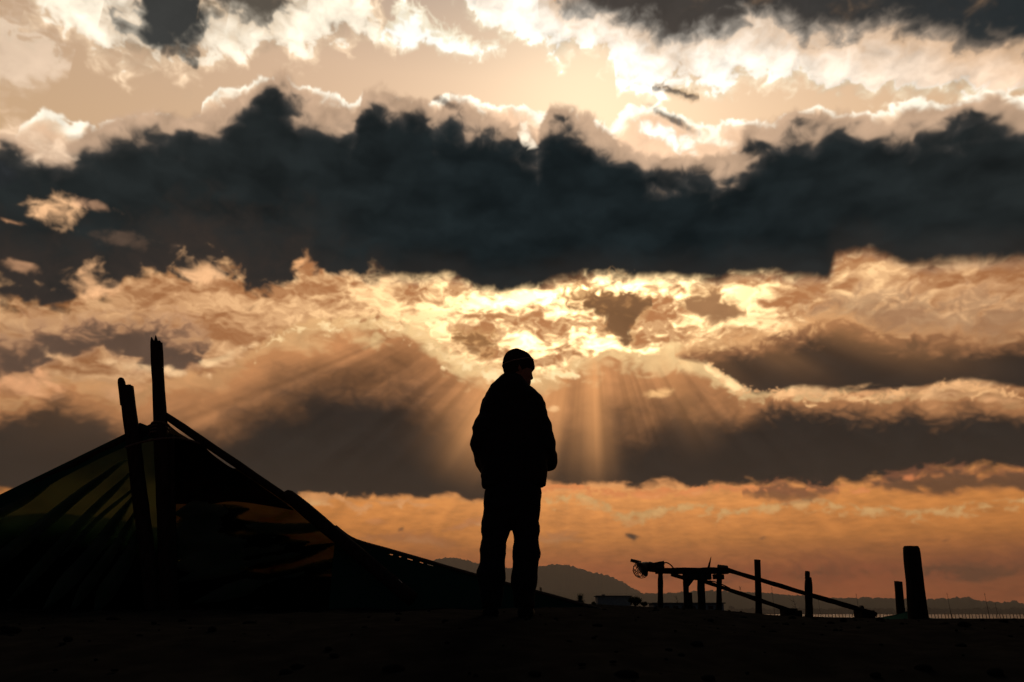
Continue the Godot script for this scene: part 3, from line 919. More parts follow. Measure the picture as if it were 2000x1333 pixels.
func build_person() -> void:
	var D := 4.9
	var man := thing("person", "man in dark jacket and knitted cap seen from behind, looking right", "person", Vector3(0.0, 0.0, -4.9))
	# ---- body: one skin from head to feet; the clothes go over it
	var head := Vector3(0.047, 1.594, -4.900)
	var neck := Vector3(0.028, 1.438, -4.880)
	var chest := Vector3(0.011, 1.239, -4.900)
	var waist := Vector3(0.010, 0.939, -4.900)
	var pelvis := Vector3(0.003, 0.734, -4.900)
	var shoulder_l := Vector3(-0.135, 1.348, -4.900)
	var shoulder_r := Vector3(0.152, 1.355, -4.900)
	var elbow_l := Vector3(-0.207, 1.068, -4.870)
	var elbow_r := Vector3(0.232, 1.075, -4.870)
	var wrist_l := Vector3(-0.178, 0.952, -5.060)
	var wrist_r := Vector3(0.244, 0.967, -5.030)
	var knee_l := Vector3(-0.116, 0.366, -4.910)
	var knee_r := Vector3(0.093, 0.366, -4.910)
	var ankle_l := Vector3(-0.125, 0.060, -4.870)
	var ankle_r := Vector3(0.077, 0.072, -4.870)
	bones_clear()
	bone(neck + Vector3(0, -0.04, 0), head + Vector3(-0.015, -0.04, 0), 0.058, 0.056)
	bone(shoulder_l, shoulder_r, 0.065, 0.065, 0.06)
	bone(chest + Vector3(-0.07, 0, 0), chest + Vector3(0.07, 0, 0), 0.115, 0.115, 0.08)
	bone(waist + Vector3(-0.06, 0, 0), waist + Vector3(0.06, 0, 0), 0.105, 0.105, 0.08)
	bone(pelvis + Vector3(-0.06, 0, 0), pelvis + Vector3(0.06, 0, 0), 0.085, 0.085, 0.05)
	bone(chest, pelvis, 0.09, 0.07, 0.05)
	bone(neck, chest, 0.06, 0.09, 0.08)
	bone(shoulder_l, elbow_l, 0.05, 0.038)
	bone(shoulder_r, elbow_r, 0.05, 0.038)
	bone(elbow_l, wrist_l, 0.038, 0.027)
	bone(elbow_r, wrist_r, 0.038, 0.027)
	bone(pelvis + Vector3(-0.09, -0.03, 0), knee_l, 0.07, 0.05)
	bone(pelvis + Vector3(0.09, -0.03, 0), knee_r, 0.07, 0.05)
	bone(knee_l, ankle_l, 0.052, 0.034)
	bone(knee_r, ankle_r, 0.052, 0.034)
	bone(ankle_l, ankle_l + Vector3(-0.02, -0.04, -0.15), 0.034, 0.024)
	bone(ankle_r, ankle_r + Vector3(0.02, -0.04, -0.15), 0.034, 0.024)
	var s := start()
	net(s, 0.014)
	# head, turned to the right: the face looks along +x and a little away
	var face := Vector3(0.97, -0.10, -0.22).normalized()
	var side := face.cross(Vector3.UP).normalized()
	var up := side.cross(face).normalized()
	bones_clear()
	bone(head + up * 0.035 - face * 0.028, head + up * 0.035 + face * 0.012, 0.082, 0.078, 0.03)       # skull
	bone(head - up * 0.03 + face * 0.035 - side * 0.02, head - up * 0.03 + face * 0.035 + side * 0.02, 0.052, 0.052, 0.05)   # cheeks
	bone(head - up * 0.086 + face * 0.058 - side * 0.01, head - up * 0.086 + face * 0.058 + side * 0.01, 0.024, 0.024, 0.045)    # chin
	bone(head - up * 0.07 - face * 0.01 - side * 0.04, head - up * 0.086 + face * 0.05, 0.024, 0.022, 0.04)    # jaw
	bone(head - up * 0.07 - face * 0.01 + side * 0.04, head - up * 0.086 + face * 0.05, 0.024, 0.022, 0.04)
	bone(head + up * 0.004 + face * 0.080, head - up * 0.040 + face * 0.098, 0.008, 0.012, 0.014)    # nose
	bone(head - up * 0.043 + face * 0.085 - side * 0.012, head - up * 0.043 + face * 0.085 + side * 0.012, 0.008, 0.008, 0.012)  # nostrils
	bone(head + up * 0.016 + face * 0.068 - side * 0.04, head + up * 0.016 + face * 0.076 + side * 0.0, 0.012, 0.012, 0.02)   # brows
	bone(head + up * 0.016 + face * 0.068 + side * 0.04, head + up * 0.016 + face * 0.076 + side * 0.0, 0.012, 0.012, 0.02)
	bone(head - up * 0.064 + face * 0.080 - side * 0.018, head - up * 0.064 + face * 0.080 + side * 0.018, 0.007, 0.007, 0.008)  # lips
	bone(head - up * 0.073 + face * 0.078 - side * 0.015, head - up * 0.073 + face * 0.078 + side * 0.015, 0.007, 0.007, 0.006)
	for q in [-1.0, 1.0]:
		bone(head - up * 0.004 + face * 0.066 + side * 0.031 * q, head - up * 0.004 + face * 0.067 + side * 0.030 * q, 0.0125, 0.0125, 0.006)   # eyes
		bone(head + up * 0.015 - face * 0.012 + side * 0.079 * q, head - up * 0.028 - face * 0.004 + side * 0.076 * q, 0.012, 0.009, 0.008)  # ears
		bone(head + up * 0.012 - face * 0.022 + side * 0.085 * q, head - up * 0.018 - face * 0.016 + side * 0.082 * q, 0.008, 0.006, 0.008)
	bone(head - up * 0.04 - face * 0.02, neck + Vector3(0, -0.02, 0), 0.058, 0.060, 0.03)
	net(s, 0.005)
	# hands, slid into the jacket's front pockets
	for q in [-1.0, 1.0]:
		var wrist := wrist_l if q < 0.0 else wrist_r
		var down: Vector3 = Vector3(-q * 0.62, -0.42, -0.30).normalized()
		var flat: Vector3 = down.cross(Vector3(0, 0, -1)).normalized() * q
		var palm: Vector3 = wrist + down * 0.085
		bones_clear()
		bone(wrist - down * 0.02, wrist + down * 0.02, 0.027, 0.026, 0.02)
		bone(wrist + down * 0.03 - flat * 0.018, palm - flat * 0.028, 0.017, 0.014, 0.02)
		bone(wrist + down * 0.03 + flat * 0.018, palm + flat * 0.028, 0.017, 0.014, 0.02)
		bone(wrist + down * 0.03, palm, 0.018, 0.015, 0.02)
		for k in 4:
			var root: Vector3 = palm + flat * (-0.030 + 0.020 * k)
			var long: float = [0.062, 0.072, 0.068, 0.052][k]
			var bend := (down + Vector3(0, 0, 0.12)).normalized()
			var tip := (down + Vector3(-q * 0.05, -0.1, 0.45)).normalized()
			bone(root, root + bend * long * 0.5, 0.0095, 0.0088, 0.006)
			bone(root + bend * long * 0.5, root + bend * long * 0.5 + tip * long * 0.5, 0.0088, 0.0075, 0.005)
		bone(wrist + down * 0.035 - flat * 0.024, wrist + down * 0.06 - flat * 0.052, 0.014, 0.011, 0.014)
		bone(wrist + down * 0.06 - flat * 0.052, wrist + down * 0.092 - flat * 0.058, 0.011, 0.0085, 0.006)
		net(s, 0.005)
	part("body", s, mat.skin, man)
	# ---- jacket
	bones_clear(0.010, 9.0)
	bone(Vector3(-0.120, 1.337, -4.900), Vector3(0.135, 1.344, -4.900), 0.086, 0.086, 0.05)
	bone(Vector3(-0.053, 1.217, -4.900), Vector3(0.074, 1.217, -4.900), 0.150, 0.150, 0.08)
	bone(Vector3(-0.073, 1.026, -4.900), Vector3(0.100, 1.026, -4.900), 0.150, 0.150, 0.08)
	bone(Vector3(-0.079, 0.870, -4.900), Vector3(0.106, 0.870, -4.900), 0.128, 0.128, 0.08)
	bone(Vector3(-0.092, 0.785, -4.900), Vector3(0.116, 0.768, -4.900), 0.105, 0.103, 0.05)
	bone(Vector3(-0.120, 1.326, -4.900), Vector3(-0.195, 1.163, -4.880), 0.084, 0.072, 0.04)
	bone(Vector3(-0.195, 1.170, -4.880), Vector3(-0.214, 1.061, -4.870), 0.070, 0.060, 0.03)
	bone(Vector3(0.131, 1.333, -4.900), Vector3(0.202, 1.163, -4.880), 0.082, 0.070, 0.04)
	bone(Vector3(0.202, 1.170, -4.880), Vector3(0.228, 1.068, -4.870), 0.068, 0.062, 0.03)
	bone(Vector3(-0.214, 1.054, -4.870), Vector3(-0.195, 0.962, -5.040), 0.058, 0.054, 0.03)
	bone(Vector3(-0.193, 0.976, -5.000), Vector3(-0.173, 0.921, -5.050), 0.056, 0.05, 0.03)
	bone(Vector3(0.228, 1.061, -4.870), Vector3(0.251, 0.969, -5.020), 0.060, 0.056, 0.03)
	bone(Vector3(0.250, 0.983, -5.000), Vector3(0.245, 0.966, -5.060), 0.056, 0.05, 0.03)
	bone(Vector3(-0.053, 1.369, -4.870), Vector3(0.078, 1.376, -4.870), 0.115, 0.105, 0.05)
	bone(Vector3(-0.043, 1.503, -4.850), Vector3(0.014, 1.507, -4.840), 0.05, 0.05, 0.03)
	# bundled hood and collar
	bone(Vector3(-0.060, 1.445, -4.830), Vector3(0.028, 1.464, -4.820), 0.076, 0.062, 0.03)
	bone(Vector3(-0.085, 1.425, -4.860), Vector3(0.000, 1.390, -4.840), 0.060, 0.06, 0.04)
	bone(Vector3(-0.014, 1.432, -4.860), Vector3(0.049, 1.436, -4.850), 0.074, 0.068, 0.04)
	bone(Vector3(0.035, 1.423, -4.880), Vector3(0.087, 1.454, -4.960), 0.068, 0.052, 0.04)
	s = start()
	net(s, 0.0115, [[Vector3(0.000, 0.775, -4.900), Vector3(0.03, -1, 0).normalized()]])
	var jacket := part("jacket", s, mat.jacket, man)
	s = start(false)
	for q in [[Vector3(-0.136, 0.989, -5.070), Vector3(-0.088, 0.899, -5.060)], [Vector3(0.164, 0.989, -5.070), Vector3(0.117, 0.899, -5.060)]]:
		timber(s, q[0], q[1], 0.05, 0.035, 0.004)
	part("pocket_flap", s, mat.jacket, jacket)
	# ---- trousers
	bones_clear(0.009, 8.0)
	bone(Vector3(-0.081, 0.731, -4.900), Vector3(0.095, 0.731, -4.900), 0.092, 0.092, 0.05)
	bone(Vector3(-0.034, 0.768, -4.900), Vector3(0.048, 0.768, -4.900), 0.125, 0.125, 0.06)
	bone(Vector3(-0.040, 0.651, -4.900), Vector3(0.040, 0.651, -4.900), 0.113, 0.113, 0.06)
	bone(Vector3(-0.095, 0.668, -4.900), Vector3(-0.107, 0.513, -4.900), 0.088, 0.088, 0.03)
	bone(Vector3(-0.107, 0.520, -4.900), Vector3(-0.122, 0.365, -4.900), 0.088, 0.077, 0.03)
	bone(Vector3(-0.122, 0.371, -4.900), Vector3(-0.134, 0.226, -4.890), 0.077, 0.086, 0.03)
	bone(Vector3(-0.134, 0.226, -4.890), Vector3(-0.125, 0.024, -4.880), 0.084, 0.064, 0.03)
	bone(Vector3(0.098, 0.668, -4.900), Vector3(0.093, 0.506, -4.900), 0.088, 0.083, 0.03)
	bone(Vector3(0.093, 0.506, -4.900), Vector3(0.092, 0.346, -4.900), 0.082, 0.085, 0.03)
	bone(Vector3(0.092, 0.346, -4.900), Vector3(0.078, 0.195, -4.890), 0.084, 0.079, 0.03)
	bone(Vector3(0.078, 0.195, -4.890), Vector3(0.077, 0.024, -4.880), 0.077, 0.062, 0.03)
	s = start()
	net(s, 0.0115, [[Vector3(0.000, 0.024, -4.900), Vector3(0, -1, 0)], [Vector3(0.000, 0.826, -4.900), Vector3(0, 1, 0)]])
	part("trousers", s, mat.trousers, man)
	# ---- shoes
	for q in [[ankle_l, -0.03], [ankle_r, 0.03]]:
		var a: Vector3 = q[0]
		a.y = 0.045
		bones_clear()
		bone(a + Vector3(0, 0.005, 0.045), a + Vector3(q[1] * 0.5, 0.0, -0.06), 0.042, 0.042, 0.03)
		bone(a + Vector3(q[1] * 0.5, 0.0, -0.06), a + Vector3(q[1], -0.01, -0.17), 0.046, 0.036, 0.03)
		bone(a + Vector3(0, 0.03, 0.015), a + Vector3(0, 0.09, 0.01), 0.046, 0.048, 0.03)
		s = start()
		net(s, 0.009, [[Vector3(0, -0.005, 0), Vector3(0, -1, 0)]])
		var shoe := part("shoe", s, mat.rubber, man)
		s = start()
		bar(s, [a + Vector3(0, -0.05, 0.075), a + Vector3(q[1] * 0.4, -0.05, -0.05), a + Vector3(q[1], -0.05, -0.19)], [0.045, 0.05, 0.042], 10)
		part("sole", s, mat.rubber, shoe)
	# ---- knitted cap with a pale stripe, pulled low at the back
	bones_clear(0.003, 30.0)
	bone(head + up * 0.050 - face * 0.026, head + up * 0.048 + face * 0.012, 0.090, 0.086, 0.03)
	bone(head + up * 0.072 - face * 0.022, head + up * 0.062 + face * 0.0, 0.078, 0.076, 0.04)
	bone(head + up * 0.022 + face * 0.045, head + up * 0.030 + face * 0.046, 0.062, 0.062, 0.03)
	bone(head + up * 0.005 - face * 0.022, head - up * 0.035 - face * 0.026, 0.086, 0.076, 0.03)
	s = start()
	net(s, 0.006, [[head + up * 0.012 + face * 0.09, (-up * 1.0 + face * 0.42).normalized()]])
	var cap := part("knitted_cap", s, mat.wool, man)
	s = start()
	var ring := []
	for i in 37:
		var a := TAU * i / 36.0
		var dir := face * cos(a) + side * sin(a)
		# out from the cap's middle until its surface is reached
		var mid := head + up * (0.055 + 0.036 * cos(a)) - face * 0.01
		var r := 0.02
		while field(mid + dir * r) < 0.0 and r < 0.2:
			r += 0.001
		ring.append(mid + dir * r)
	bar(s, ring, [0.0035], 6)
	part("stripe", s, mat.stripe, cap)
	s = start()
	bones_clear()
	bone(head + up * 0.024 + face * 0.094 - side * 0.02, head + up * 0.024 + face * 0.094 + side * 0.02, 0.012, 0.012, 0.01)
	bone(head + up * 0.014 + face * 0.080 - side * 0.05, head + up * 0.024 + face * 0.094 - side * 0.02, 0.011, 0.012, 0.01)
	bone(head + up * 0.014 + face * 0.080 + side * 0.05, head + up * 0.024 + face * 0.094 + side * 0.02, 0.011, 0.012, 0.01)
	net(s, 0.005)
	part("cap_peak", s, mat.wool, cap)
# ---------------------------------------------------------------- sky: air and clouds, laid out in degrees of azimuth (0 is -z, right positive) and elevation
const PER_DEGREE := 4096.0 / 360.0
const SUN_AZ := 6.8
const SUN_EL := 28.2
const DOME := 58.0      # half width in degrees of the part of the sky that is worked out at full resolution
const DOME_TOP := 54.0
var clouds := []
var patches := []
var noise_a := FastNoiseLite.new()
var noise_b := FastNoiseLite.new()
var noise_c := FastNoiseLite.new()
var noise_w := FastNoiseLite.new()
var puffs := FastNoiseLite.new()

func srgb(r: float, g: float, b: float) -> Color:
	return Color(r / 255.0, g / 255.0, b / 255.0).srgb_to_linear()

func set_noise(n: FastNoiseLite, s: int, f: float, o: int, g := 0.5) -> void:
	n.seed = s
	n.noise_type = FastNoiseLite.TYPE_SIMPLEX_SMOOTH
	n.frequency = f
	n.fractal_type = FastNoiseLite.FRACTAL_FBM
	n.fractal_octaves = o
	n.fractal_gain = g

# a bank of cloud between two lines; rough = how far noise moves its upper and lower edges, soft = their softness, deep = degrees from the edge to the full colour of the core
func cloud(top: Array, bottom: Array, rim: Color, near: Color, core: Color, o := {}) -> void:
	var d := {"top": top, "bottom": bottom, "rim": rim, "near": near, "core": core, "far": core, "rough": 1.0, "rough_low": 0.8, "soft": 0.3, "soft_low": 0.5, "deep": 2.0, "scale": 1.0, "flat": 1.6, "alpha": 1.0, "open": "", "shift": clouds.size() * 17.3, "mottle": 0.0, "shafts": 0.0, "edge": 0.0, "gain": 1.0, "lower": 4.0, "lift": 0.0, "vary": 0.55, "grow": 0.0, "low_tint": 0.0, "wander": 0.0, "thin": 0.0, "tex": 0.35, "puff": 0.0, "slanted": false}
	d.merge(o, true)
	clouds.append(d)

func patch(az: float, el: float, rx: float, ry: float, color: Color, strength := 1.0, tilt := 0.0) -> void:
	patches.append([az, el, rx, ry, color, strength, tilt])

func line_at(p: Array, az: float, from := 0) -> float:
	var n := p.size()
	if az <= p[0]:
		return p[1]
	for i in range(2, n, 2):
		if az <= p[i]:
			var t: float = (az - p[i - 2]) / maxf(p[i] - p[i - 2], 0.001)
			return lerpf(p[i - 1], p[i + 1], t)
	return p[n - 1]

func plan_clouds() -> void:
	# high bright cloud, lit from behind
	cloud([-43.0, 35.92, -41.5, 36.33, -40.0, 36.79, -38.4, 36.46, -36.7, 35.38], [-41.7, 31.54, -39.5, 32.59, -37.8, 33.73, -36.7, 35.32], srgb(238, 208, 178), srgb(250, 226, 198), srgb(246, 218, 190), {"alpha": 0.75, "soft": 1.2, "soft_low": 1.4, "rough": 2.2, "rough_low": 2.2, "open": "L", "scale": 1.3})
	cloud([-40.5, 37.24, -39.0, 39.11, -37.6, 41.55, -36.2, 44.26, -18.9, 48.80, -15.4, 46.21, -12.8, 43.60, -11.2, 41.95], [-40.5, 37.18, -38.8, 37.28, -36.9, 36.93, -35.3, 36.19, -33.5, 36.25, -31.8, 36.42, -30.6, 37.30, -27.6, 38.12, -26.0, 38.32, -23.6, 39.36, -21.1, 40.15, -18.4, 40.72, -15.3, 41.74, -12.9, 41.90, -11.2, 41.88], srgb(250, 220, 184), srgb(255, 238, 212), srgb(255, 240, 216) * 1.1, {"soft": 1.2, "soft_low": 1.1, "rough_low": 2.2, "rough": 1.7, "gain": 1.15, "tex": 1.1, "deep": 3.0})
	cloud([-13.2, 42.35, -12.0, 43.69, -11.0, 44.59, -9.6, 44.52, -8.1, 43.97, -6.6, 43.39, -4.8, 42.80, -2.8, 42.46, -0.5, 42.42], [-13.2, 42.28, -12.2, 42.18, -11.4, 41.92, -9.5, 42.03, -7.5, 41.77, -6.0, 41.51, -3.5, 41.96, -0.5, 42.35], srgb(255, 240, 210), srgb(255, 250, 236) * 1.15, srgb(255, 252, 244) * 1.2, {"soft": 0.45, "soft_low": 0.45, "rough": 1.1, "rough_low": 1.1, "gain": 1.2})
	cloud([-6.7, 45.45, -4.5, 47.18, -2.2, 50.34, 12.4, 49.69, 25.6, 47.42, 36.4, 44.16, 44.9, 40.53], [-6.7, 45.32, -5.1, 45.07, -3.6, 44.13, -2.0, 43.56, 0.0, 43.04, 3.0, 42.11, 4.5, 41.23, 7.0, 42.00, 8.9, 41.66, 9.8, 40.65, 8.8, 39.85, 10.7, 38.91, 13.4, 37.84, 14.8, 38.38, 16.3, 38.51, 18.8, 37.30, 20.1, 37.29, 21.0, 38.26, 23.3, 37.80, 24.9, 37.05, 26.0, 37.55, 27.1, 35.83, 28.6, 35.38, 30.9, 35.24, 34.3, 33.69, 41.9, 31.43], srgb(255, 240, 208), srgb(255, 252, 240) * 1.15, srgb(255, 253, 242) * 1.2, {"far": srgb(252, 218, 186), "soft": 1.0, "soft_low": 1.0, "rough_low": 2.0, "gain": 1.5, "open": "R", "tex": 1.0, "deep": 3.0})
	# dark hearts of the upper clouds
	cloud([-35.7, 38.41, -34.6, 40.42, -33.2, 42.48, -32.5, 45.52, -30.9, 46.01, -28.5, 43.87, -25.9, 41.96], [-35.7, 38.35, -33.2, 38.53, -32.0, 37.92, -31.0, 37.34, -29.4, 37.10, -28.1, 37.94, -27.8, 39.23, -27.1, 40.41, -26.4, 41.37], srgb(200, 170, 138), srgb(120, 108, 96), srgb(62, 62, 60), {"slanted": true, "soft": 1.8, "soft_low": 1.8, "deep": 3.0, "rough": 2.2, "rough_low": 2.2})
	cloud([-28.8, 41.54, -27.5, 43.19, -26.3, 45.71, -24.1, 46.22, -22.0, 44.79, -19.8, 43.57], [-28.8, 41.42, -27.5, 41.43, -25.2, 40.99, -23.1, 41.14, -21.5, 41.65, -19.8, 43.44], srgb(205, 176, 142), srgb(140, 122, 102), srgb(92, 84, 74), {"slanted": true, "soft": 1.5, "soft_low": 1.6, "deep": 3.0, "rough": 1.8, "rough_low": 1.8})
	cloud([2.6, 45.29, 5.2, 46.50, 8.0, 48.86, 10.7, 49.86, 24.6, 47.65, 36.0, 44.30, 44.9, 40.53], [2.6, 45.16, 4.1, 44.91, 5.6, 44.19, 8.1, 43.36, 11.0, 42.38, 13.8, 41.38, 15.7, 40.31, 17.0, 40.47, 18.5, 40.99, 20.3, 40.94, 22.5, 40.84, 25.1, 40.42, 26.3, 39.80, 27.8, 39.02, 30.7, 37.74, 33.1, 37.71, 35.1, 36.79, 37.0, 35.80, 38.2, 35.11, 39.6, 34.24, 42.4, 32.93], srgb(214, 170, 126), srgb(140, 112, 86), srgb(84, 74, 66), {"far": srgb(42, 47, 49), "soft": 1.0, "soft_low": 2.4, "deep": 5.5, "rough": 1.2, "rough_low": 1.7, "open": "R"})
	cloud([13.2, 38.72, 14.2, 38.89, 15.3, 38.67, 16.4, 38.02, 17.3, 37.54], [13.2, 38.65, 14.1, 38.12, 15.2, 37.76, 16.4, 37.53, 17.3, 37.47], srgb(196, 160, 120), srgb(120, 100, 82), srgb(92, 80, 70), {"soft": 0.5, "soft_low": 0.5, "deep": 0.8, "rough": 0.8, "rough_low": 0.8})
	# the mottled bright sheet under the great bank
	cloud([-39.8, 22.34, -32.9, 24.18, -24.8, 25.90, -15.5, 27.27, -5.3, 28.05, 5.3, 28.05, 15.5, 27.27, 24.8, 25.90, 32.9, 24.18, 39.8, 22.34], [-37.4, 12.01, -28.6, 14.29, -22.6, 15.92, -18.8, 18.41, -5.8, 17.09, 6.3, 17.28, 16.1, 14.80, 26.8, 13.44, 37.2, 11.07], srgb(178, 118, 74), srgb(255, 208, 146), srgb(255, 214, 154), {"far": srgb(255, 198, 142), "soft_low": 1.5, "rough_low": 1.5, "mottle": 1.0, "gain": 1.3, "open": "LR", "flat": 2.0})
	# bright rim behind the great bank, then the bank
	cloud([-40.6, 27.67, -39.0, 28.74, -38.8, 30.04, -37.8, 31.19, -36.5, 31.36, -35.9, 31.13, -33.8, 31.75, -31.9, 32.76, -30.9, 33.29, -28.6, 33.49, -27.2, 34.20, -27.1, 35.28, -26.0, 36.44, -24.4, 36.60, -23.3, 37.67, -21.6, 38.01, -19.7, 37.57, -17.1, 37.75, -15.1, 36.98, -14.2, 37.64, -12.0, 37.96, -9.6, 37.93, -8.2, 37.42, -7.2, 38.54, -4.9, 38.51, -3.4, 38.06, -1.9, 38.02, 0.0, 38.21, 1.9, 37.58, 3.8, 37.24, 5.8, 37.31, 7.6, 36.76, 9.0, 36.15, 10.0, 36.95, 11.0, 37.66, 12.9, 37.51, 14.6, 36.65, 16.8, 35.63, 19.4, 35.41, 21.9, 34.61, 24.0, 34.56, 25.2, 34.47, 26.9, 34.79, 28.3, 34.09, 30.5, 33.51, 32.4, 33.35, 34.2, 33.47, 35.7, 32.48, 37.0, 32.22, 38.4, 32.25, 39.8, 31.56, 42.0, 30.62], [-40.1, 25.91, -33.2, 28.00, -24.9, 29.94, -15.4, 31.48, -4.9, 32.33, 5.9, 32.29, 16.3, 31.37, 25.7, 29.79, 33.8, 27.82, 40.7, 25.73], srgb(255, 244, 222) * 1.2, srgb(255, 226, 192), srgb(238, 198, 162), {"shift": 0.0, "puff": 0.75, "soft": 0.14, "rough": 0.3, "deep": 1.5, "gain": 1.45, "open": "LR", "flat": 1.0, "scale": 1.7, "grow": 0.12, "vary": 0.9})
	cloud([-40.7, 27.97, -39.5, 28.24, -38.3, 28.13, -37.3, 28.10, -36.5, 28.89, -35.1, 29.82, -34.6, 30.65, -32.7, 31.49, -30.7, 32.63, -28.5, 33.02, -26.7, 33.68, -25.2, 34.44, -23.8, 35.67, -22.3, 37.03, -21.1, 37.44, -19.6, 36.46, -16.9, 36.17, -14.5, 35.68, -13.9, 36.95, -12.4, 37.63, -10.1, 37.38, -8.2, 37.35, -7.2, 36.64, -5.8, 37.64, -3.8, 36.80, -1.9, 36.48, -0.5, 36.05, 2.3, 34.83, 3.0, 36.08, 3.6, 36.80, 5.3, 36.74, 7.1, 36.28, 8.5, 35.30, 10.3, 34.08, 12.0, 33.06, 15.1, 32.42, 18.1, 32.02, 19.8, 32.42, 21.0, 33.62, 22.5, 33.44, 25.1, 33.82, 26.6, 33.47, 28.2, 33.45, 30.3, 32.29, 31.6, 31.58, 33.2, 32.11, 34.9, 31.77, 37.1, 31.06, 38.9, 30.75, 41.7, 29.42], [-38.5, 19.49, -36.8, 19.70, -35.3, 19.70, -34.1, 19.50, -33.0, 20.36, -31.5, 20.89, -29.6, 21.83, -28.4, 22.94, -27.0, 23.95, -26.0, 23.57, -24.6, 24.19, -23.3, 23.46, -21.7, 22.72, -20.2, 23.34, -18.4, 24.35, -17.3, 25.75, -16.7, 24.71, -13.9, 24.80, -10.5, 24.89, -6.6, 24.99, -4.4, 24.95, -2.6, 24.08, -0.4, 23.94, 2.2, 24.45, 4.4, 24.91, 7.0, 25.05, 10.9, 24.62, 14.2, 24.26, 17.1, 23.93, 18.3, 24.24, 21.1, 23.91, 23.3, 23.38, 25.5, 23.02, 26.3, 24.29, 28.7, 24.41, 29.9, 23.43, 31.1, 22.67, 33.4, 22.51, 35.6, 22.17, 39.5, 20.98], srgb(206, 172, 142), srgb(74, 71, 68), srgb(27, 34, 36), {"far": srgb(36, 40, 40), "shift": 0.0, "puff": 0.75, "soft": 0.42, "soft_low": 0.7, "deep": 3.4, "rough": 0.4, "rough_low": 0.5, "open": "LR", "flat": 1.1, "scale": 1.15, "edge": 0.25, "ragged": 1.0, "grow": 1.05, "lift": 1.4, "low_tint": 1.0})
	# strips and knots hanging in the bright sheet
	cloud([3.0, 22.88, 4.8, 23.71, 7.9, 24.14, 10.4, 23.75, 11.8, 22.63], [3.0, 22.72, 5.6, 22.01, 8.1, 21.27, 9.4, 20.01, 10.2, 20.52, 10.8, 21.75, 11.8, 22.55], srgb(236, 184, 124), srgb(176, 126, 80), srgb(134, 96, 64), {"soft": 0.8, "soft_low": 0.7, "deep": 1.8, "rough": 1.6, "rough_low": 1.6, "grow": 0.3})
	cloud([13.9, 22.54, 15.0, 23.37, 17.0, 23.24, 18.5, 22.29, 19.2, 21.14], [13.9, 22.38, 15.6, 21.36, 17.5, 20.70, 19.2, 21.07], srgb(228, 178, 122), srgb(196, 146, 98), srgb(170, 124, 84), {"soft": 0.7, "soft_low": 0.7, "deep": 1.2, "rough": 1.3, "rough_low": 1.3})
	cloud([-5.1, 20.19, -4.3, 21.01, -2.6, 20.88, -1.1, 20.10], [-5.1, 20.03, -3.8, 19.34, -2.1, 19.45, -1.1, 19.94], srgb(226, 172, 112), srgb(186, 134, 84), srgb(160, 112, 70), {"soft": 0.7, "soft_low": 0.7, "deep": 1.2, "rough": 1.5, "rough_low": 1.5, "grow": 0.2})
	cloud([-38.5, 16.84, -35.3, 17.93, -33.0, 18.68, -29.9, 19.75, -27.2, 19.87, -24.9, 19.32, -23.3, 19.03], [-37.7, 13.51, -35.1, 14.23, -33.9, 15.66, -30.7, 16.83, -27.3, 16.27, -24.2, 16.97, -23.2, 18.74], srgb(200, 152, 112), srgb(176, 130, 96), srgb(148, 108, 80), {"soft": 0.8, "soft_low": 0.6, "deep": 2.0, "rough": 1.3, "rough_low": 1.3, "open": "L", "far": srgb(100, 78, 64)})
	cloud([23.0, 21.32, 26.2, 22.32, 30.2, 21.35, 33.3, 20.23, 39.1, 19.35], [23.0, 20.95, 26.0, 19.02, 29.5, 17.80, 32.6, 17.13, 38.3, 16.15], srgb(226, 176, 128), srgb(196, 150, 110), srgb(172, 132, 98), {"soft": 1.2, "soft_low": 1.2, "deep": 2.0, "rough": 2.0, "rough_low": 2.0, "open": "R", "alpha": 0.7})
	# the grey curtain that the shafts of light cross
	cloud([-37.3, 11.63, -35.0, 12.37, -34.2, 12.95, -32.7, 14.20, -30.2, 14.15, -28.2, 14.12, -26.0, 15.05, -22.7, 16.26, -20.3, 18.18, -19.0, 19.63, -16.7, 20.48, -12.7, 21.06, -9.4, 21.04, -7.2, 20.35, -5.8, 19.21, -3.4, 18.07, 0.0, 17.46, 3.4, 17.27, 5.9, 18.25, 7.6, 18.82, 10.5, 18.53, 13.7, 18.86, 15.9, 16.82, 18.1, 15.04, 20.7, 14.96, 23.5, 14.31, 26.9, 14.00, 29.5, 13.75, 30.3, 13.29, 31.5, 13.06, 32.5, 13.40, 34.3, 13.08, 37.3, 11.63], [-36.3, 7.04, -25.8, 7.34, -15.8, 7.95, -14.0, 8.16, -10.9, 7.99, -7.9, 8.18, -2.8, 8.13, 0.0, 8.52, 2.4, 9.09, 7.1, 9.22, 11.8, 8.91, 17.4, 8.88, 20.9, 8.44, 26.0, 8.68, 29.2, 8.78, 36.7, 8.64], srgb(255, 214, 152), srgb(196, 134, 86), srgb(48, 40, 35), {"grow": 0.6, "far": srgb(42, 39, 36), "soft": 0.35, "soft_low": 0.34, "deep": 9.0, "thin": 2.6, "edge": -0.2, "rough": 0.8, "rough_low": 0.75, "puff": 0.3, "arch": 1.0, "open": "LR", "shafts": 1.0, "lower": 14.0, "lift": 3.0, "vary": 0.2})
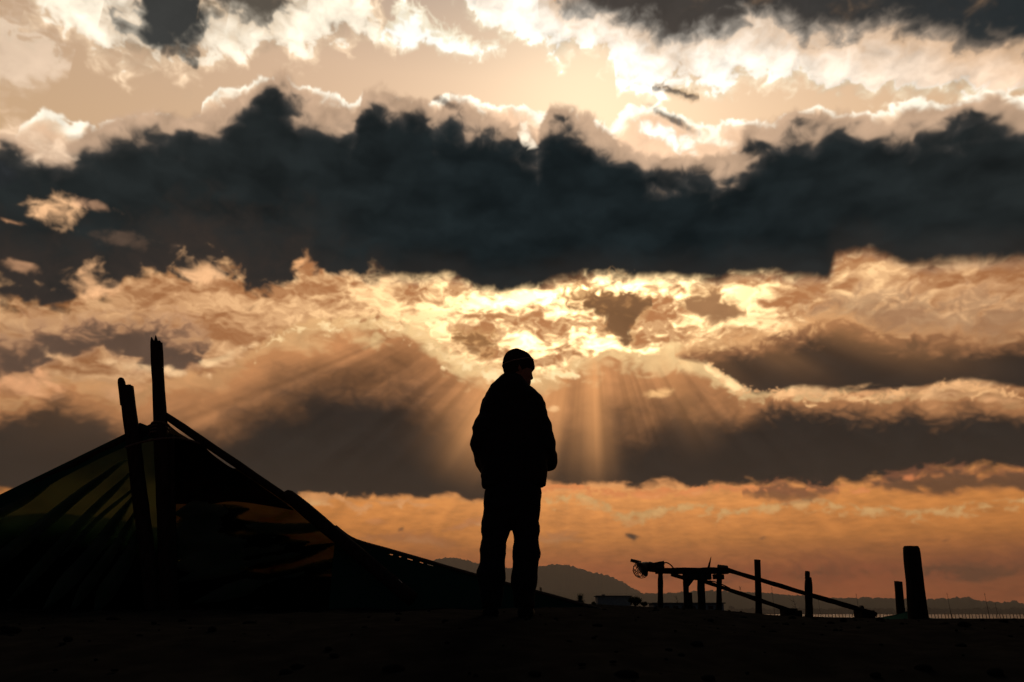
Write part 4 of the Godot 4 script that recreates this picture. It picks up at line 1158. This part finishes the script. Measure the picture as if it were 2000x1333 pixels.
	cloud([13.3, 18.89, 14.6, 19.42, 16.6, 19.48, 19.3, 19.36, 22.4, 19.45, 24.4, 20.30, 25.8, 20.30, 27.7, 19.11, 29.6, 18.36, 32.5, 17.92, 34.5, 17.19, 38.5, 17.09], [13.3, 18.74, 15.6, 17.78, 18.2, 16.02, 19.2, 15.39, 21.8, 15.52, 25.0, 14.99, 28.3, 14.68, 30.2, 14.49, 31.9, 14.74, 33.4, 14.71, 37.6, 13.01], srgb(236, 178, 120), srgb(160, 110, 74), srgb(70, 55, 44), {"far": srgb(50, 43, 38), "soft": 0.9, "soft_low": 0.25, "deep": 3.8, "thin": 2.4, "grow": 0.3, "rough": 0.9, "rough_low": 0.4, "open": "R", "shafts": 0.8, "lower": 8.0, "lift": 2.0, "vary": 0.3})
	# bright linings along the crests of the curtain
	cloud([-20.4, 18.55, -19.0, 19.85, -16.7, 20.71, -12.7, 21.30, -9.4, 21.36, -7.3, 20.67, -5.9, 19.52, -3.4, 18.47, 0.0, 18.02, 3.4, 17.83, 5.9, 18.64], [-20.4, 18.48, -19.0, 19.55, -16.7, 20.48, -12.7, 21.06, -9.4, 21.04, -7.2, 20.27, -5.8, 18.97, -3.4, 17.83, 0.0, 17.30, 3.3, 17.19, 5.9, 18.25], srgb(255, 214, 156), srgb(255, 228, 172), srgb(255, 222, 164), {"soft": 0.15, "soft_low": 0.3, "rough": 0.9, "rough_low": 0.9, "wander": 0.7, "gain": 1.4, "alpha": 0.9, "scale": 1.7, "grow": -0.12})
	cloud([15.7, 18.09, 16.8, 17.30, 18.1, 15.80, 20.0, 15.55, 23.6, 14.97, 27.0, 14.57, 29.9, 14.33, 31.8, 14.61, 33.4, 14.51, 34.7, 13.89, 37.5, 12.44], [15.7, 17.86, 16.7, 16.53, 18.1, 15.11, 19.9, 15.03, 23.5, 14.60, 26.9, 14.29, 29.8, 13.99, 31.7, 14.00, 33.3, 14.05, 34.6, 13.49, 37.4, 12.01], srgb(252, 190, 130), srgb(255, 206, 146), srgb(250, 190, 130), {"soft": 0.12, "soft_low": 0.2, "rough": 0.9, "rough_low": 0.9, "wander": 0.35, "alpha": 0.95, "scale": 2.2, "open": "R", "grow": -0.16})
	# fire-coloured strips above the hills
	cloud([-16.2, 8.30, -14.8, 8.36, -13.2, 8.19, -11.7, 7.64, -9.4, 7.84, -5.9, 7.83], [-16.2, 8.15, -15.0, 7.39, -13.2, 7.74, -11.7, 7.34, -9.4, 7.47, -5.9, 7.68], srgb(255, 176, 108), srgb(255, 194, 126), srgb(255, 180, 112), {"soft": 0.1, "soft_low": 0.25, "rough": 0.25, "rough_low": 0.6, "wander": 0.4, "alpha": 1.0, "scale": 2.4, "gain": 1.3})
	cloud([2.0, 9.10, 4.8, 9.07, 7.1, 8.57, 11.8, 8.69, 16.3, 8.74, 22.6, 8.23, 25.9, 8.20], [2.0, 8.63, 4.8, 8.76, 7.1, 8.27, 11.7, 8.39, 16.2, 8.45, 22.6, 7.99, 25.9, 8.13], srgb(255, 158, 92), srgb(255, 176, 108), srgb(255, 164, 96), {"soft": 0.14, "soft_low": 0.25, "rough": 0.4, "rough_low": 0.6, "wander": 0.35, "alpha": 1.0, "scale": 2.4, "gain": 1.3})
	cloud([1.6, 7.72, 3.6, 8.39, 5.5, 8.45, 7.1, 7.74, 8.6, 6.96, 10.5, 7.14, 12.8, 7.53, 15.4, 7.30, 17.6, 7.07, 19.7, 7.34, 22.5, 7.63, 25.1, 6.79, 27.6, 6.45, 30.3, 6.54, 33.5, 6.70, 36.2, 6.61], [1.6, 7.64, 3.6, 8.16, 5.5, 8.14, 7.1, 7.28, 8.9, 6.28, 10.7, 6.62, 12.8, 7.23, 15.4, 6.93, 17.5, 6.71, 19.7, 7.13, 22.5, 7.35, 25.0, 6.52, 27.5, 6.24, 30.3, 6.35, 33.5, 6.51, 36.2, 6.49], srgb(255, 196, 124), srgb(255, 186, 114), srgb(255, 164, 94), {"soft": 0.12, "soft_low": 0.38, "rough": 0.3, "rough_low": 1.1, "wander": 0.36, "alpha": 0.95, "open": "R", "scale": 2.6, "grow": 0.0})
	cloud([17.3, 8.25, 19.2, 8.61, 22.6, 8.48, 23.9, 7.91], [17.3, 8.11, 19.8, 7.78, 22.5, 7.77, 23.9, 7.84], srgb(176, 106, 70), srgb(140, 90, 64), srgb(116, 78, 58), {"soft": 0.4, "soft_low": 0.4, "deep": 0.8, "alpha": 0.8})
	cloud([25.6, 8.36, 28.0, 8.88, 30.5, 9.00, 33.1, 8.56, 36.6, 8.46], [25.6, 8.22, 27.8, 7.66, 30.2, 7.22, 32.8, 7.41, 36.3, 6.98], srgb(150, 92, 64), srgb(116, 78, 58), srgb(92, 66, 52), {"soft": 0.4, "soft_low": 0.35, "deep": 1.0, "rough": 0.7, "rough_low": 0.7, "open": "R", "alpha": 0.9})
	cloud([-11.5, 5.12, -9.3, 5.53, -5.8, 5.42, -3.9, 4.84], [-11.5, 4.98, -8.5, 4.73, -5.8, 4.76, -3.9, 4.69], srgb(226, 144, 86), srgb(238, 160, 100), srgb(236, 156, 98), {"soft": 0.3, "soft_low": 0.4, "rough": 0.5, "rough_low": 0.5, "wander": 0.3, "alpha": 0.85})
	cloud([1.9, 5.22, 3.1, 5.59, 4.3, 5.59, 5.4, 5.05], [1.9, 5.00, 3.5, 4.84, 5.4, 4.98], srgb(236, 156, 96), srgb(248, 178, 116), srgb(246, 174, 112), {"soft": 0.4, "soft_low": 0.4, "rough": 0.7, "rough_low": 0.7, "alpha": 0.85})
	cloud([-5.4, 5.80, -4.3, 6.19, -2.4, 6.80], [-5.4, 5.58, -4.3, 5.89, -2.3, 6.50], srgb(236, 154, 94), srgb(252, 184, 122), srgb(248, 178, 116), {"soft": 0.2, "soft_low": 0.2, "rough": 0.4, "rough_low": 0.4, "wander": 0.3})
	cloud([9.1, 2.40, 15.0, 2.91, 21.9, 3.20, 28.2, 3.17, 35.5, 3.41], [9.1, 2.11, 14.9, 2.20, 21.7, 1.85, 28.1, 2.08, 35.2, 1.81], srgb(184, 102, 62), srgb(158, 92, 58), srgb(132, 80, 54), {"far": srgb(104, 70, 50), "soft": 0.9, "soft_low": 0.6, "rough": 1.0, "rough_low": 1.0, "alpha": 0.75, "open": "R"})
	cloud([11.3, 1.88, 14.9, 2.42, 19.2, 2.70, 23.2, 2.77, 26.3, 2.31, 29.3, 2.43, 32.0, 1.69], [11.3, 1.74, 15.6, 1.92, 19.7, 1.67, 23.3, 1.37, 26.1, 1.53, 29.2, 1.87, 32.0, 1.63], srgb(206, 108, 64), srgb(214, 112, 66), srgb(210, 108, 62), {"soft": 0.5, "soft_low": 0.6, "rough": 1.3, "rough_low": 1.3, "alpha": 0.6, "scale": 1.5})
	# holes and lit tufts
	var gold := srgb(244, 190, 140)
	patch(-35.4, 25.57, 1.7, 1.2, gold, 0.95)
	patch(-36.7, 21.51, 1.6, 0.5, srgb(196, 146, 108), 0.6)
	patch(-30.5, 24.74, 2.4, 0.8, srgb(96, 76, 62), 0.6)
	patch(-38.5, 26.76, 1.6, 1.0, srgb(40, 42, 44), 0.8)
	patch(-32.8, 26.55, 1.6, 0.45, srgb(196, 150, 116), 0.6)
	patch(-38.0, 24.14, 1.6, 0.22, srgb(226, 166, 120), 0.8)
	patch(-32.7, 21.30, 2.2, 1.5, srgb(236, 180, 130), 0.9)
	patch(-24.9, 23.65, 1.8, 1.1, srgb(236, 182, 132), 0.85)
	patch(-17.7, 25.40, 1.2, 0.45, srgb(240, 176, 120), 0.9, 0.7)
	patch(-37.7, 29.73, 2.0, 1.3, srgb(240, 208, 176), 0.7)
	patch(-36.6, 29.08, 1.6, 1.2, srgb(240, 208, 176), 0.7)
	patch(1.4, 36.11, 1.0, 0.9, srgb(250, 232, 206), 0.8, -0.9)
	patch(14.0, 35.37, 2.4, 1.2, srgb(255, 248, 232), 1.0, -0.5)
	patch(18.4, 34.23, 1.7, 0.6, srgb(255, 240, 214), 0.8, -0.4)
	patch(-34.9, 13.99, 2.2, 1.5, srgb(226, 164, 116), 0.8)
	patch(-32.4, 15.91, 1.5, 0.5, srgb(240, 186, 134), 0.8, -0.3)
	patch(-29.7, 14.14, 1.2, 0.7, srgb(222, 164, 118), 0.6)
	patch(-27.2, 16.20, 3.4, 0.45, srgb(250, 204, 152), 0.9)
	patch(-22.9, 17.58, 2.4, 0.5, srgb(252, 208, 154), 0.9, 0.5)
	patch(11.7, 15.86, 1.5, 0.42, srgb(240, 186, 124), 0.8)
	patch(3.3, 15.00, 0.45, 0.25, srgb(250, 200, 140), 0.7)
	patch(16.9, 16.74, 2.0, 0.5, srgb(255, 214, 154), 1.0, -0.75)
	patch(22.1, 15.12, 4.6, 0.32, srgb(248, 190, 132), 0.9)
	patch(27.0, 14.57, 2.6, 0.28, srgb(226, 164, 112), 0.8)
	patch(31.4, 14.11, 2.6, 0.5, srgb(244, 186, 130), 0.9, 0.2)
	patch(35.1, 12.95, 2.2, 0.35, srgb(226, 166, 114), 0.8, -0.25)
	patch(30.8, 13.09, 1.2, 0.7, srgb(226, 160, 106), 0.8)
	patch(28.6, 8.52, 0.6, 0.3, srgb(236, 140, 86), 0.8)
	patch(-9.9, 6.33, 1.2, 0.3, srgb(240, 158, 98), 0.6)
	patch(14.6, 36.33, 1.9, 0.5, srgb(70, 62, 58), 0.85, -0.75)
	patch(-5.8, 38.07, 1.3, 0.4, srgb(90, 78, 70), 0.8, -0.35)
	patch(9.0, 5.31, 0.75, 0.28, srgb(70, 58, 50), 0.95, -0.15)
	patch(-8.4, 5.84, 0.32, 0.2, srgb(110, 78, 60), 0.7, 0.3)
	patch(18.3, 4.96, 0.35, 0.18, srgb(140, 92, 62), 0.6, 0.3)
	patch(29.8, 4.38, 0.4, 0.16, srgb(110, 74, 54), 0.7, 0.3)

var air_stops := [0.0, srgb(210, 110, 62), 3.0, srgb(222, 122, 66), 5.0, srgb(255, 158, 74), 8.0, srgb(255, 164, 82), 11.0, srgb(248, 168, 106), 20.0, srgb(240, 186, 132), 30.0, srgb(242, 200, 156), 40.0, srgb(230, 194, 162), 52.0, srgb(150, 144, 142), 90.0, srgb(84, 90, 100)]

func air(el: float) -> Color:
	for i in range(2, air_stops.size(), 2):
		if el <= air_stops[i]:
			return air_stops[i - 1].lerp(air_stops[i + 1], clampf((el - air_stops[i - 2]) / (air_stops[i] - air_stops[i - 2]), 0.0, 1.0))
	return air_stops[-1]

# shafts: bearing below the sun in degrees (0 straight down, right positive), half width, strength, reach
const SHAFTS := [[-31.0, 9.0, 1.5, 20.0], [-14.5, 5.0, 1.0, 19.5], [-1.5, 5.0, 1.05, 19.5], [12.0, 8.0, 0.45, 15.0], [27.0, 6.0, 0.5, 17.0], [40.0, 5.0, 0.4, 17.0], [-57.0, 11.0, 0.8, 15.5], [-74.0, 7.0, 0.6, 42.0], [53.0, 4.0, 0.4, 20.0], [65.0, 4.0, 0.65, 28.0], [74.0, 3.0, 0.4, 32.0]]

func shaft_light(az: float, el: float) -> float:
	var dx := (az - SUN_AZ) * cos(deg_to_rad(el))
	var dy := SUN_EL - el
	if dy <= 0.0:
		return 0.0
	var r := sqrt(dx * dx + dy * dy)
	var bearing := rad_to_deg(atan2(dx, dy))
	var s := 0.0
	for h in SHAFTS:
		var q: float = (bearing - h[0]) / h[1]
		if absf(q) < 2.6:
			s += h[2] * exp(-q * q) * (1.0 - smoothstep(h[3] * 0.62, h[3] * 1.18, r))
	s *= 0.95 + 0.4 * noise_c.get_noise_2d(bearing * 1.0, 31.0)
	return maxf(s, 0.0)

func sky_rows(az0: float, el0: float, step: float, width: int, height: int) -> Image:
	# each cloud's edges, column by column
	var tops := []
	var bottoms := []
	var tilt_top := []
	var tilt_low := []
	for c in clouds:
		var t := PackedFloat32Array()
		var b := PackedFloat32Array()
		t.resize(width)
		b.resize(width)
		var lo: float = maxf(c.top[0], c.bottom[0])
		var hi: float = minf(c.top[-2], c.bottom[-2])
		for i in width:
			var az := az0 + (i + 0.5) * step
			if az < lo and not c.open.contains("L") or az > hi and not c.open.contains("R"):
				t[i] = -200.0
				b[i] = 200.0
			else:
				var out := maxf(lo - az, az - hi)
				t[i] = line_at(c.top, az)
				b[i] = line_at(c.bottom, az)
				if out > 0.0:
					var drift := noise_w.get_noise_2d(az * 0.14, c.shift) * 3.0 * minf(out / 14.0, 1.0)
					t[i] += drift - maxf(out - 25.0, 0.0) * 0.12
					b[i] += drift + maxf(out - 25.0, 0.0) * 0.12
		# how steep the edges run, so that softness is measured across them
		var ts := PackedFloat32Array()
		var bs := PackedFloat32Array()
		ts.resize(width)
		bs.resize(width)
		ts.fill(1.0)
		bs.fill(1.0)
		for i in range(1, (width - 1) if c.slanted else 1):
			if t[i - 1] > -100.0 and t[i + 1] > -100.0:
				var st: float = (t[i + 1] - t[i - 1]) / (2.0 * step)
				var sb: float = (b[i + 1] - b[i - 1]) / (2.0 * step)
				ts[i] = 1.0 / sqrt(1.0 + minf(st * st, 12.0))
				bs[i] = 1.0 / sqrt(1.0 + minf(sb * sb, 12.0))
		if c.slanted:
			for pass_no in 2:
				var sum_t := 0.0
				var sum_b := 0.0
				var old_t := ts.duplicate()
				var old_b := bs.duplicate()
				for i in width:
					sum_t += old_t[i]
					sum_b += old_b[i]
					if i >= 31:
						sum_t -= old_t[i - 31]
						sum_b -= old_b[i - 31]
					if i >= 30:
						ts[i - 15] = sum_t / 31.0
						bs[i - 15] = sum_b / 31.0
		tilt_top.append(ts)
		tilt_low.append(bs)
		tops.append(t)
		bottoms.append(b)
	var n_clouds := clouds.size()
	var data := PackedFloat32Array()
	data.resize(width * height * 3)
	var sun_dir := Vector3(sin(deg_to_rad(SUN_AZ)) * cos(deg_to_rad(SUN_EL)), sin(deg_to_rad(SUN_EL)), -cos(deg_to_rad(SUN_AZ)) * cos(deg_to_rad(SUN_EL)))
	var warm_low := srgb(52, 46, 42)
	var slate := srgb(26, 30, 36)
	var deck_dark := srgb(22, 26, 31)
	var deck_light := srgb(44, 45, 48)
	var glow_color := srgb(255, 236, 196)
	var shaft_color := srgb(246, 172, 108)
	for j in height:
		var el := el0 - (j + 0.5) * step
		var e := maxf(el, 0.0)
		var ce := cos(deg_to_rad(e))
		var se := sin(deg_to_rad(e))
		var base := air(e)
		for i in width:
			var az := az0 + (i + 0.5) * step
			var dot := sun_dir.x * sin(deg_to_rad(az)) * ce + sun_dir.y * se - sun_dir.z * cos(deg_to_rad(az)) * ce
			var ang := rad_to_deg(acos(clampf(dot, -1.0, 1.0)))
			var lit := exp(-ang * ang / 900.0)
			var near_sun := exp(-ang * ang / 200.0)
			var away := smoothstep(40.0, 80.0, ang)
			var col := base * (0.62 + 0.42 * lit)
			col = col.lerp(slate, away)
			if e < 12.0:
				col *= 1.0 + 0.16 * smoothstep(12.0, 8.0, e) + (0.28 * noise_a.get_noise_2d(az * 0.9 + 300.0, e * 4.2) + 0.22 * noise_b.get_noise_2d(az * 1.6, e * 7.0)) * smoothstep(12.0, 8.0, e)
				col *= 1.0 + 0.16 * noise_c.get_noise_2d(rad_to_deg(atan2((az - SUN_AZ) * ce, SUN_EL - e)) * 1.5, 77.0) * smoothstep(1.0, 7.0, e)
			var high := (az - 8.0) * (az - 8.0) * 0.55 + (e - 40.0) * (e - 40.0)
			col += glow_color * (0.30 * exp(-ang * ang / 240.0) + 0.22 * exp(-high / 60.0))
			var wx := az + 0.7 * noise_w.get_noise_2d(az, e * 1.6)
			var wy := e + 0.4 * noise_w.get_noise_2d(az + 71.0, e * 1.6 + 13.0)
			var beams := -1.0
			for k in n_clouds:
				var t: float = tops[k][i]
				var b: float = bottoms[k][i]
				if e > t + 3.0 or e < b - 3.0:
					continue
				var c: Dictionary = clouds[k]
				var sc: float = c.scale
				var n := noise_a.get_noise_2d((wx + c.shift) * sc, wy * sc * c.flat)
				var m := noise_b.get_noise_2d((wx + c.shift) * sc, wy * sc * c.flat)
				var h0 := e
				if c.wander > 0.0:
					h0 += c.wander * (noise_b.get_noise_2d((wx + c.shift) * 0.8, 5.0) + 0.8 * n)
				var up: float = (t - h0) * tilt_top[k][i] + c.rough * (0.85 * n + 0.3 - 1.3 * absf(m)) + c.grow
				if c.puff > 0.0:
					up -= c.puff * (2.0 * puffs.get_noise_2d(wx + c.shift, wy * 1.25) + 1.1)
				var low: float = (h0 - b) * tilt_low[k][i] + c.rough_low * (0.95 * n + 0.35 * m)
				if c.has("ragged"):
					var left := smoothstep(-8.0, -18.0, az)
					low += left * (1.9 * n + 0.8 * m)
				var d := minf(up, low)
				var soft: float = c.soft if up < low else c.soft_low
				if d < -soft:
					continue
				var a: float = smoothstep(-soft, soft, d) * c.alpha
				var near: Color = c.near
				var core: Color = (c.core as Color).lerp(c.far, smoothstep(6.0, 32.0, ang))
				var rim: Color = c.rim
				if c.shafts > 0.0:
					rim = rim.lerp(near, 0.8 * smoothstep(14.0, 30.0, ang))
				var s: Color
				if c.mottle > 0.0:
					var v := noise_a.get_noise_2d(wx * 1.0 + 9.0, wy * 2.3) + 0.22 * m
					var f := exp(-v * v * 42.0)
					var fine := noise_b.get_noise_2d(wx * 1.7 + 60.0, wy * 3.6)
					var g := clampf(0.5 + 1.6 * noise_c.get_noise_2d(wx * 0.7, wy * 2.2) + 0.75 * fine, 0.0, 1.0)
					var q := clampf(0.02 + 0.62 * g + 0.34 * f * (0.4 + 0.6 * g) + 0.95 * near_sun * (0.9 * g + 0.3 * f) - 0.2 * away, 0.0, 2.0)
					s = rim.lerp(core, minf(q, 1.0)) * (0.62 + 0.50 * lit + c.gain * 0.9 * near_sun * q * q)
				else:
					var deep: float = lerpf(c.deep, c.thin, maxf(smoothstep(5.0, 14.0, az - SUN_AZ), smoothstep(-22.0, -34.0, az))) if c.thin > 0.0 else c.deep
					var q := smoothstep(0.0, deep, minf(up, low * c.lower + c.lift) + deep * c.vary * noise_c.get_noise_2d(wx + c.shift, wy * 1.7) * minf(d, 1.0))
					var h: float = c.edge
					s = rim.lerp(near, smoothstep(0.0, 0.35 + h, q)).lerp(core, smoothstep(h * 0.5, 1.0, q))
					s *= 0.92 + c.tex * n * (1.0 - 0.5 * q)
					if c.low_tint > 0.0:
						s *= 1.0 + q * 0.5 * noise_c.get_noise_2d(wx * 0.8 + 5.0, wy * 1.8)
						s = s.lerp(warm_low, (1.0 - smoothstep(0.0, 3.2, low)) * 0.5 + 0.75 * smoothstep(-12.0, -24.0, az) * (1.0 - smoothstep(2.0, 6.5, low)))
					s *= lerpf(1.0, c.gain, near_sun)
					if c.shafts > 0.0:
						if beams < 0.0:
							beams = shaft_light(az, e)
						var ray := rad_to_deg(atan2((az - SUN_AZ) * ce, SUN_EL - e))
						s *= 1.0 + 0.55 * (1.0 - 0.6 * q) * noise_c.get_noise_2d(ray * 1.9, 55.0) * smoothstep(0.5, 3.0, d)
						var reach: float = minf(beams, 1.3) * c.shafts * (0.45 + 0.55 * smoothstep(-1.0, 3.0, d))
						s += (shaft_color - s) * (0.72 * reach)
				s = s.lerp(slate * 0.7, away)
				col = col.lerp(s, a)
			for p in patches:
				var dx: float = (az - p[0]) * ce
				var dy: float = e - p[1]
				if absf(dx) > p[2] * 2.2 or absf(dy) > p[2] * 2.2:
					continue
				dy -= dx * p[6]
				var n := noise_a.get_noise_2d(wx * 1.5 + 40.0, wy * 2.2)
				var m := noise_b.get_noise_2d(wx * 1.5 + 40.0, wy * 1.8)
				var r := sqrt(dx * dx / (p[2] * p[2]) + dy * dy / (p[3] * p[3])) - 0.9 * n - 0.4 * m
				if r < 1.0:
					var a := (1.0 - smoothstep(0.0, 1.0, r)) * float(p[5])
					col = col.lerp((p[4] as Color) * (0.95 + 0.7 * n + (0.5 * near_sun if p[4].r > 0.5 else 0.0)), a)
			# the rest of the sky: a broken dark deck overhead and behind
			var over := maxf(smoothstep(46.0, 52.0, e + 3.0 * noise_c.get_noise_2d(az, 7.0)), smoothstep(50.0, 68.0, absf(az)) * smoothstep(6.0, 16.0, e))
			if over > 0.0:
				var px := sin(deg_to_rad(az)) * ce / (se + 0.12)
				var py := cos(deg_to_rad(az)) * ce / (se + 0.12)
				var n := noise_a.get_noise_2d(px * 7.0, py * 9.0)
				var m := noise_c.get_noise_2d(px * 8.0, py * 10.0)
				var a := smoothstep(-0.6, -0.15, n + m * 0.5 + 0.12) * over
				col = col.lerp(deck_light.lerp(deck_dark, smoothstep(-0.2, 0.35, n)), a)
			var at := (j * width + i) * 3
			data[at] = maxf(col.r, 0.0)
			data[at + 1] = maxf(col.g, 0.0)
			data[at + 2] = maxf(col.b, 0.0)
	return Image.create_from_data(width, height, false, Image.FORMAT_RGBF, data.to_byte_array())

func make_sky() -> Image:
	set_noise(noise_a, 11, 0.22, 6, 0.56)
	set_noise(noise_b, 23, 0.5, 4, 0.5)
	set_noise(noise_c, 37, 0.16, 3, 0.5)
	set_noise(noise_w, 51, 0.3, 3, 0.5)
	puffs.seed = 63
	puffs.noise_type = FastNoiseLite.TYPE_CELLULAR
	puffs.cellular_return_type = FastNoiseLite.RETURN_DISTANCE
	puffs.cellular_distance_function = FastNoiseLite.DISTANCE_EUCLIDEAN
	puffs.cellular_jitter = 0.9
	puffs.frequency = 0.24
	puffs.fractal_type = FastNoiseLite.FRACTAL_FBM
	puffs.fractal_octaves = 4
	puffs.fractal_gain = 0.5
	plan_clouds()
	var whole := sky_rows(-180.0, 90.0, 360.0 / 512.0, 512, 256)
	whole.resize(4096, 2048, Image.INTERPOLATE_BILINEAR)
	var w := int(DOME * 2.0 * PER_DEGREE)
	var h := int(DOME_TOP * PER_DEGREE)
	var x := 2048 - w / 2
	var y := 1024 - h
	whole.blit_rect(sky_rows(x / PER_DEGREE - 180.0, 90.0 - y / PER_DEGREE, 1.0 / PER_DEGREE, w, h), Rect2i(0, 0, w, h), Vector2i(x, y))
	# in a panorama -z is the first column
	var turned := Image.create_empty(4096, 2048, false, Image.FORMAT_RGBF)
	turned.blit_rect(whole, Rect2i(2048, 0, 2048, 2048), Vector2i(0, 0))
	turned.blit_rect(whole, Rect2i(0, 0, 2048, 2048), Vector2i(2048, 0))
	return turned
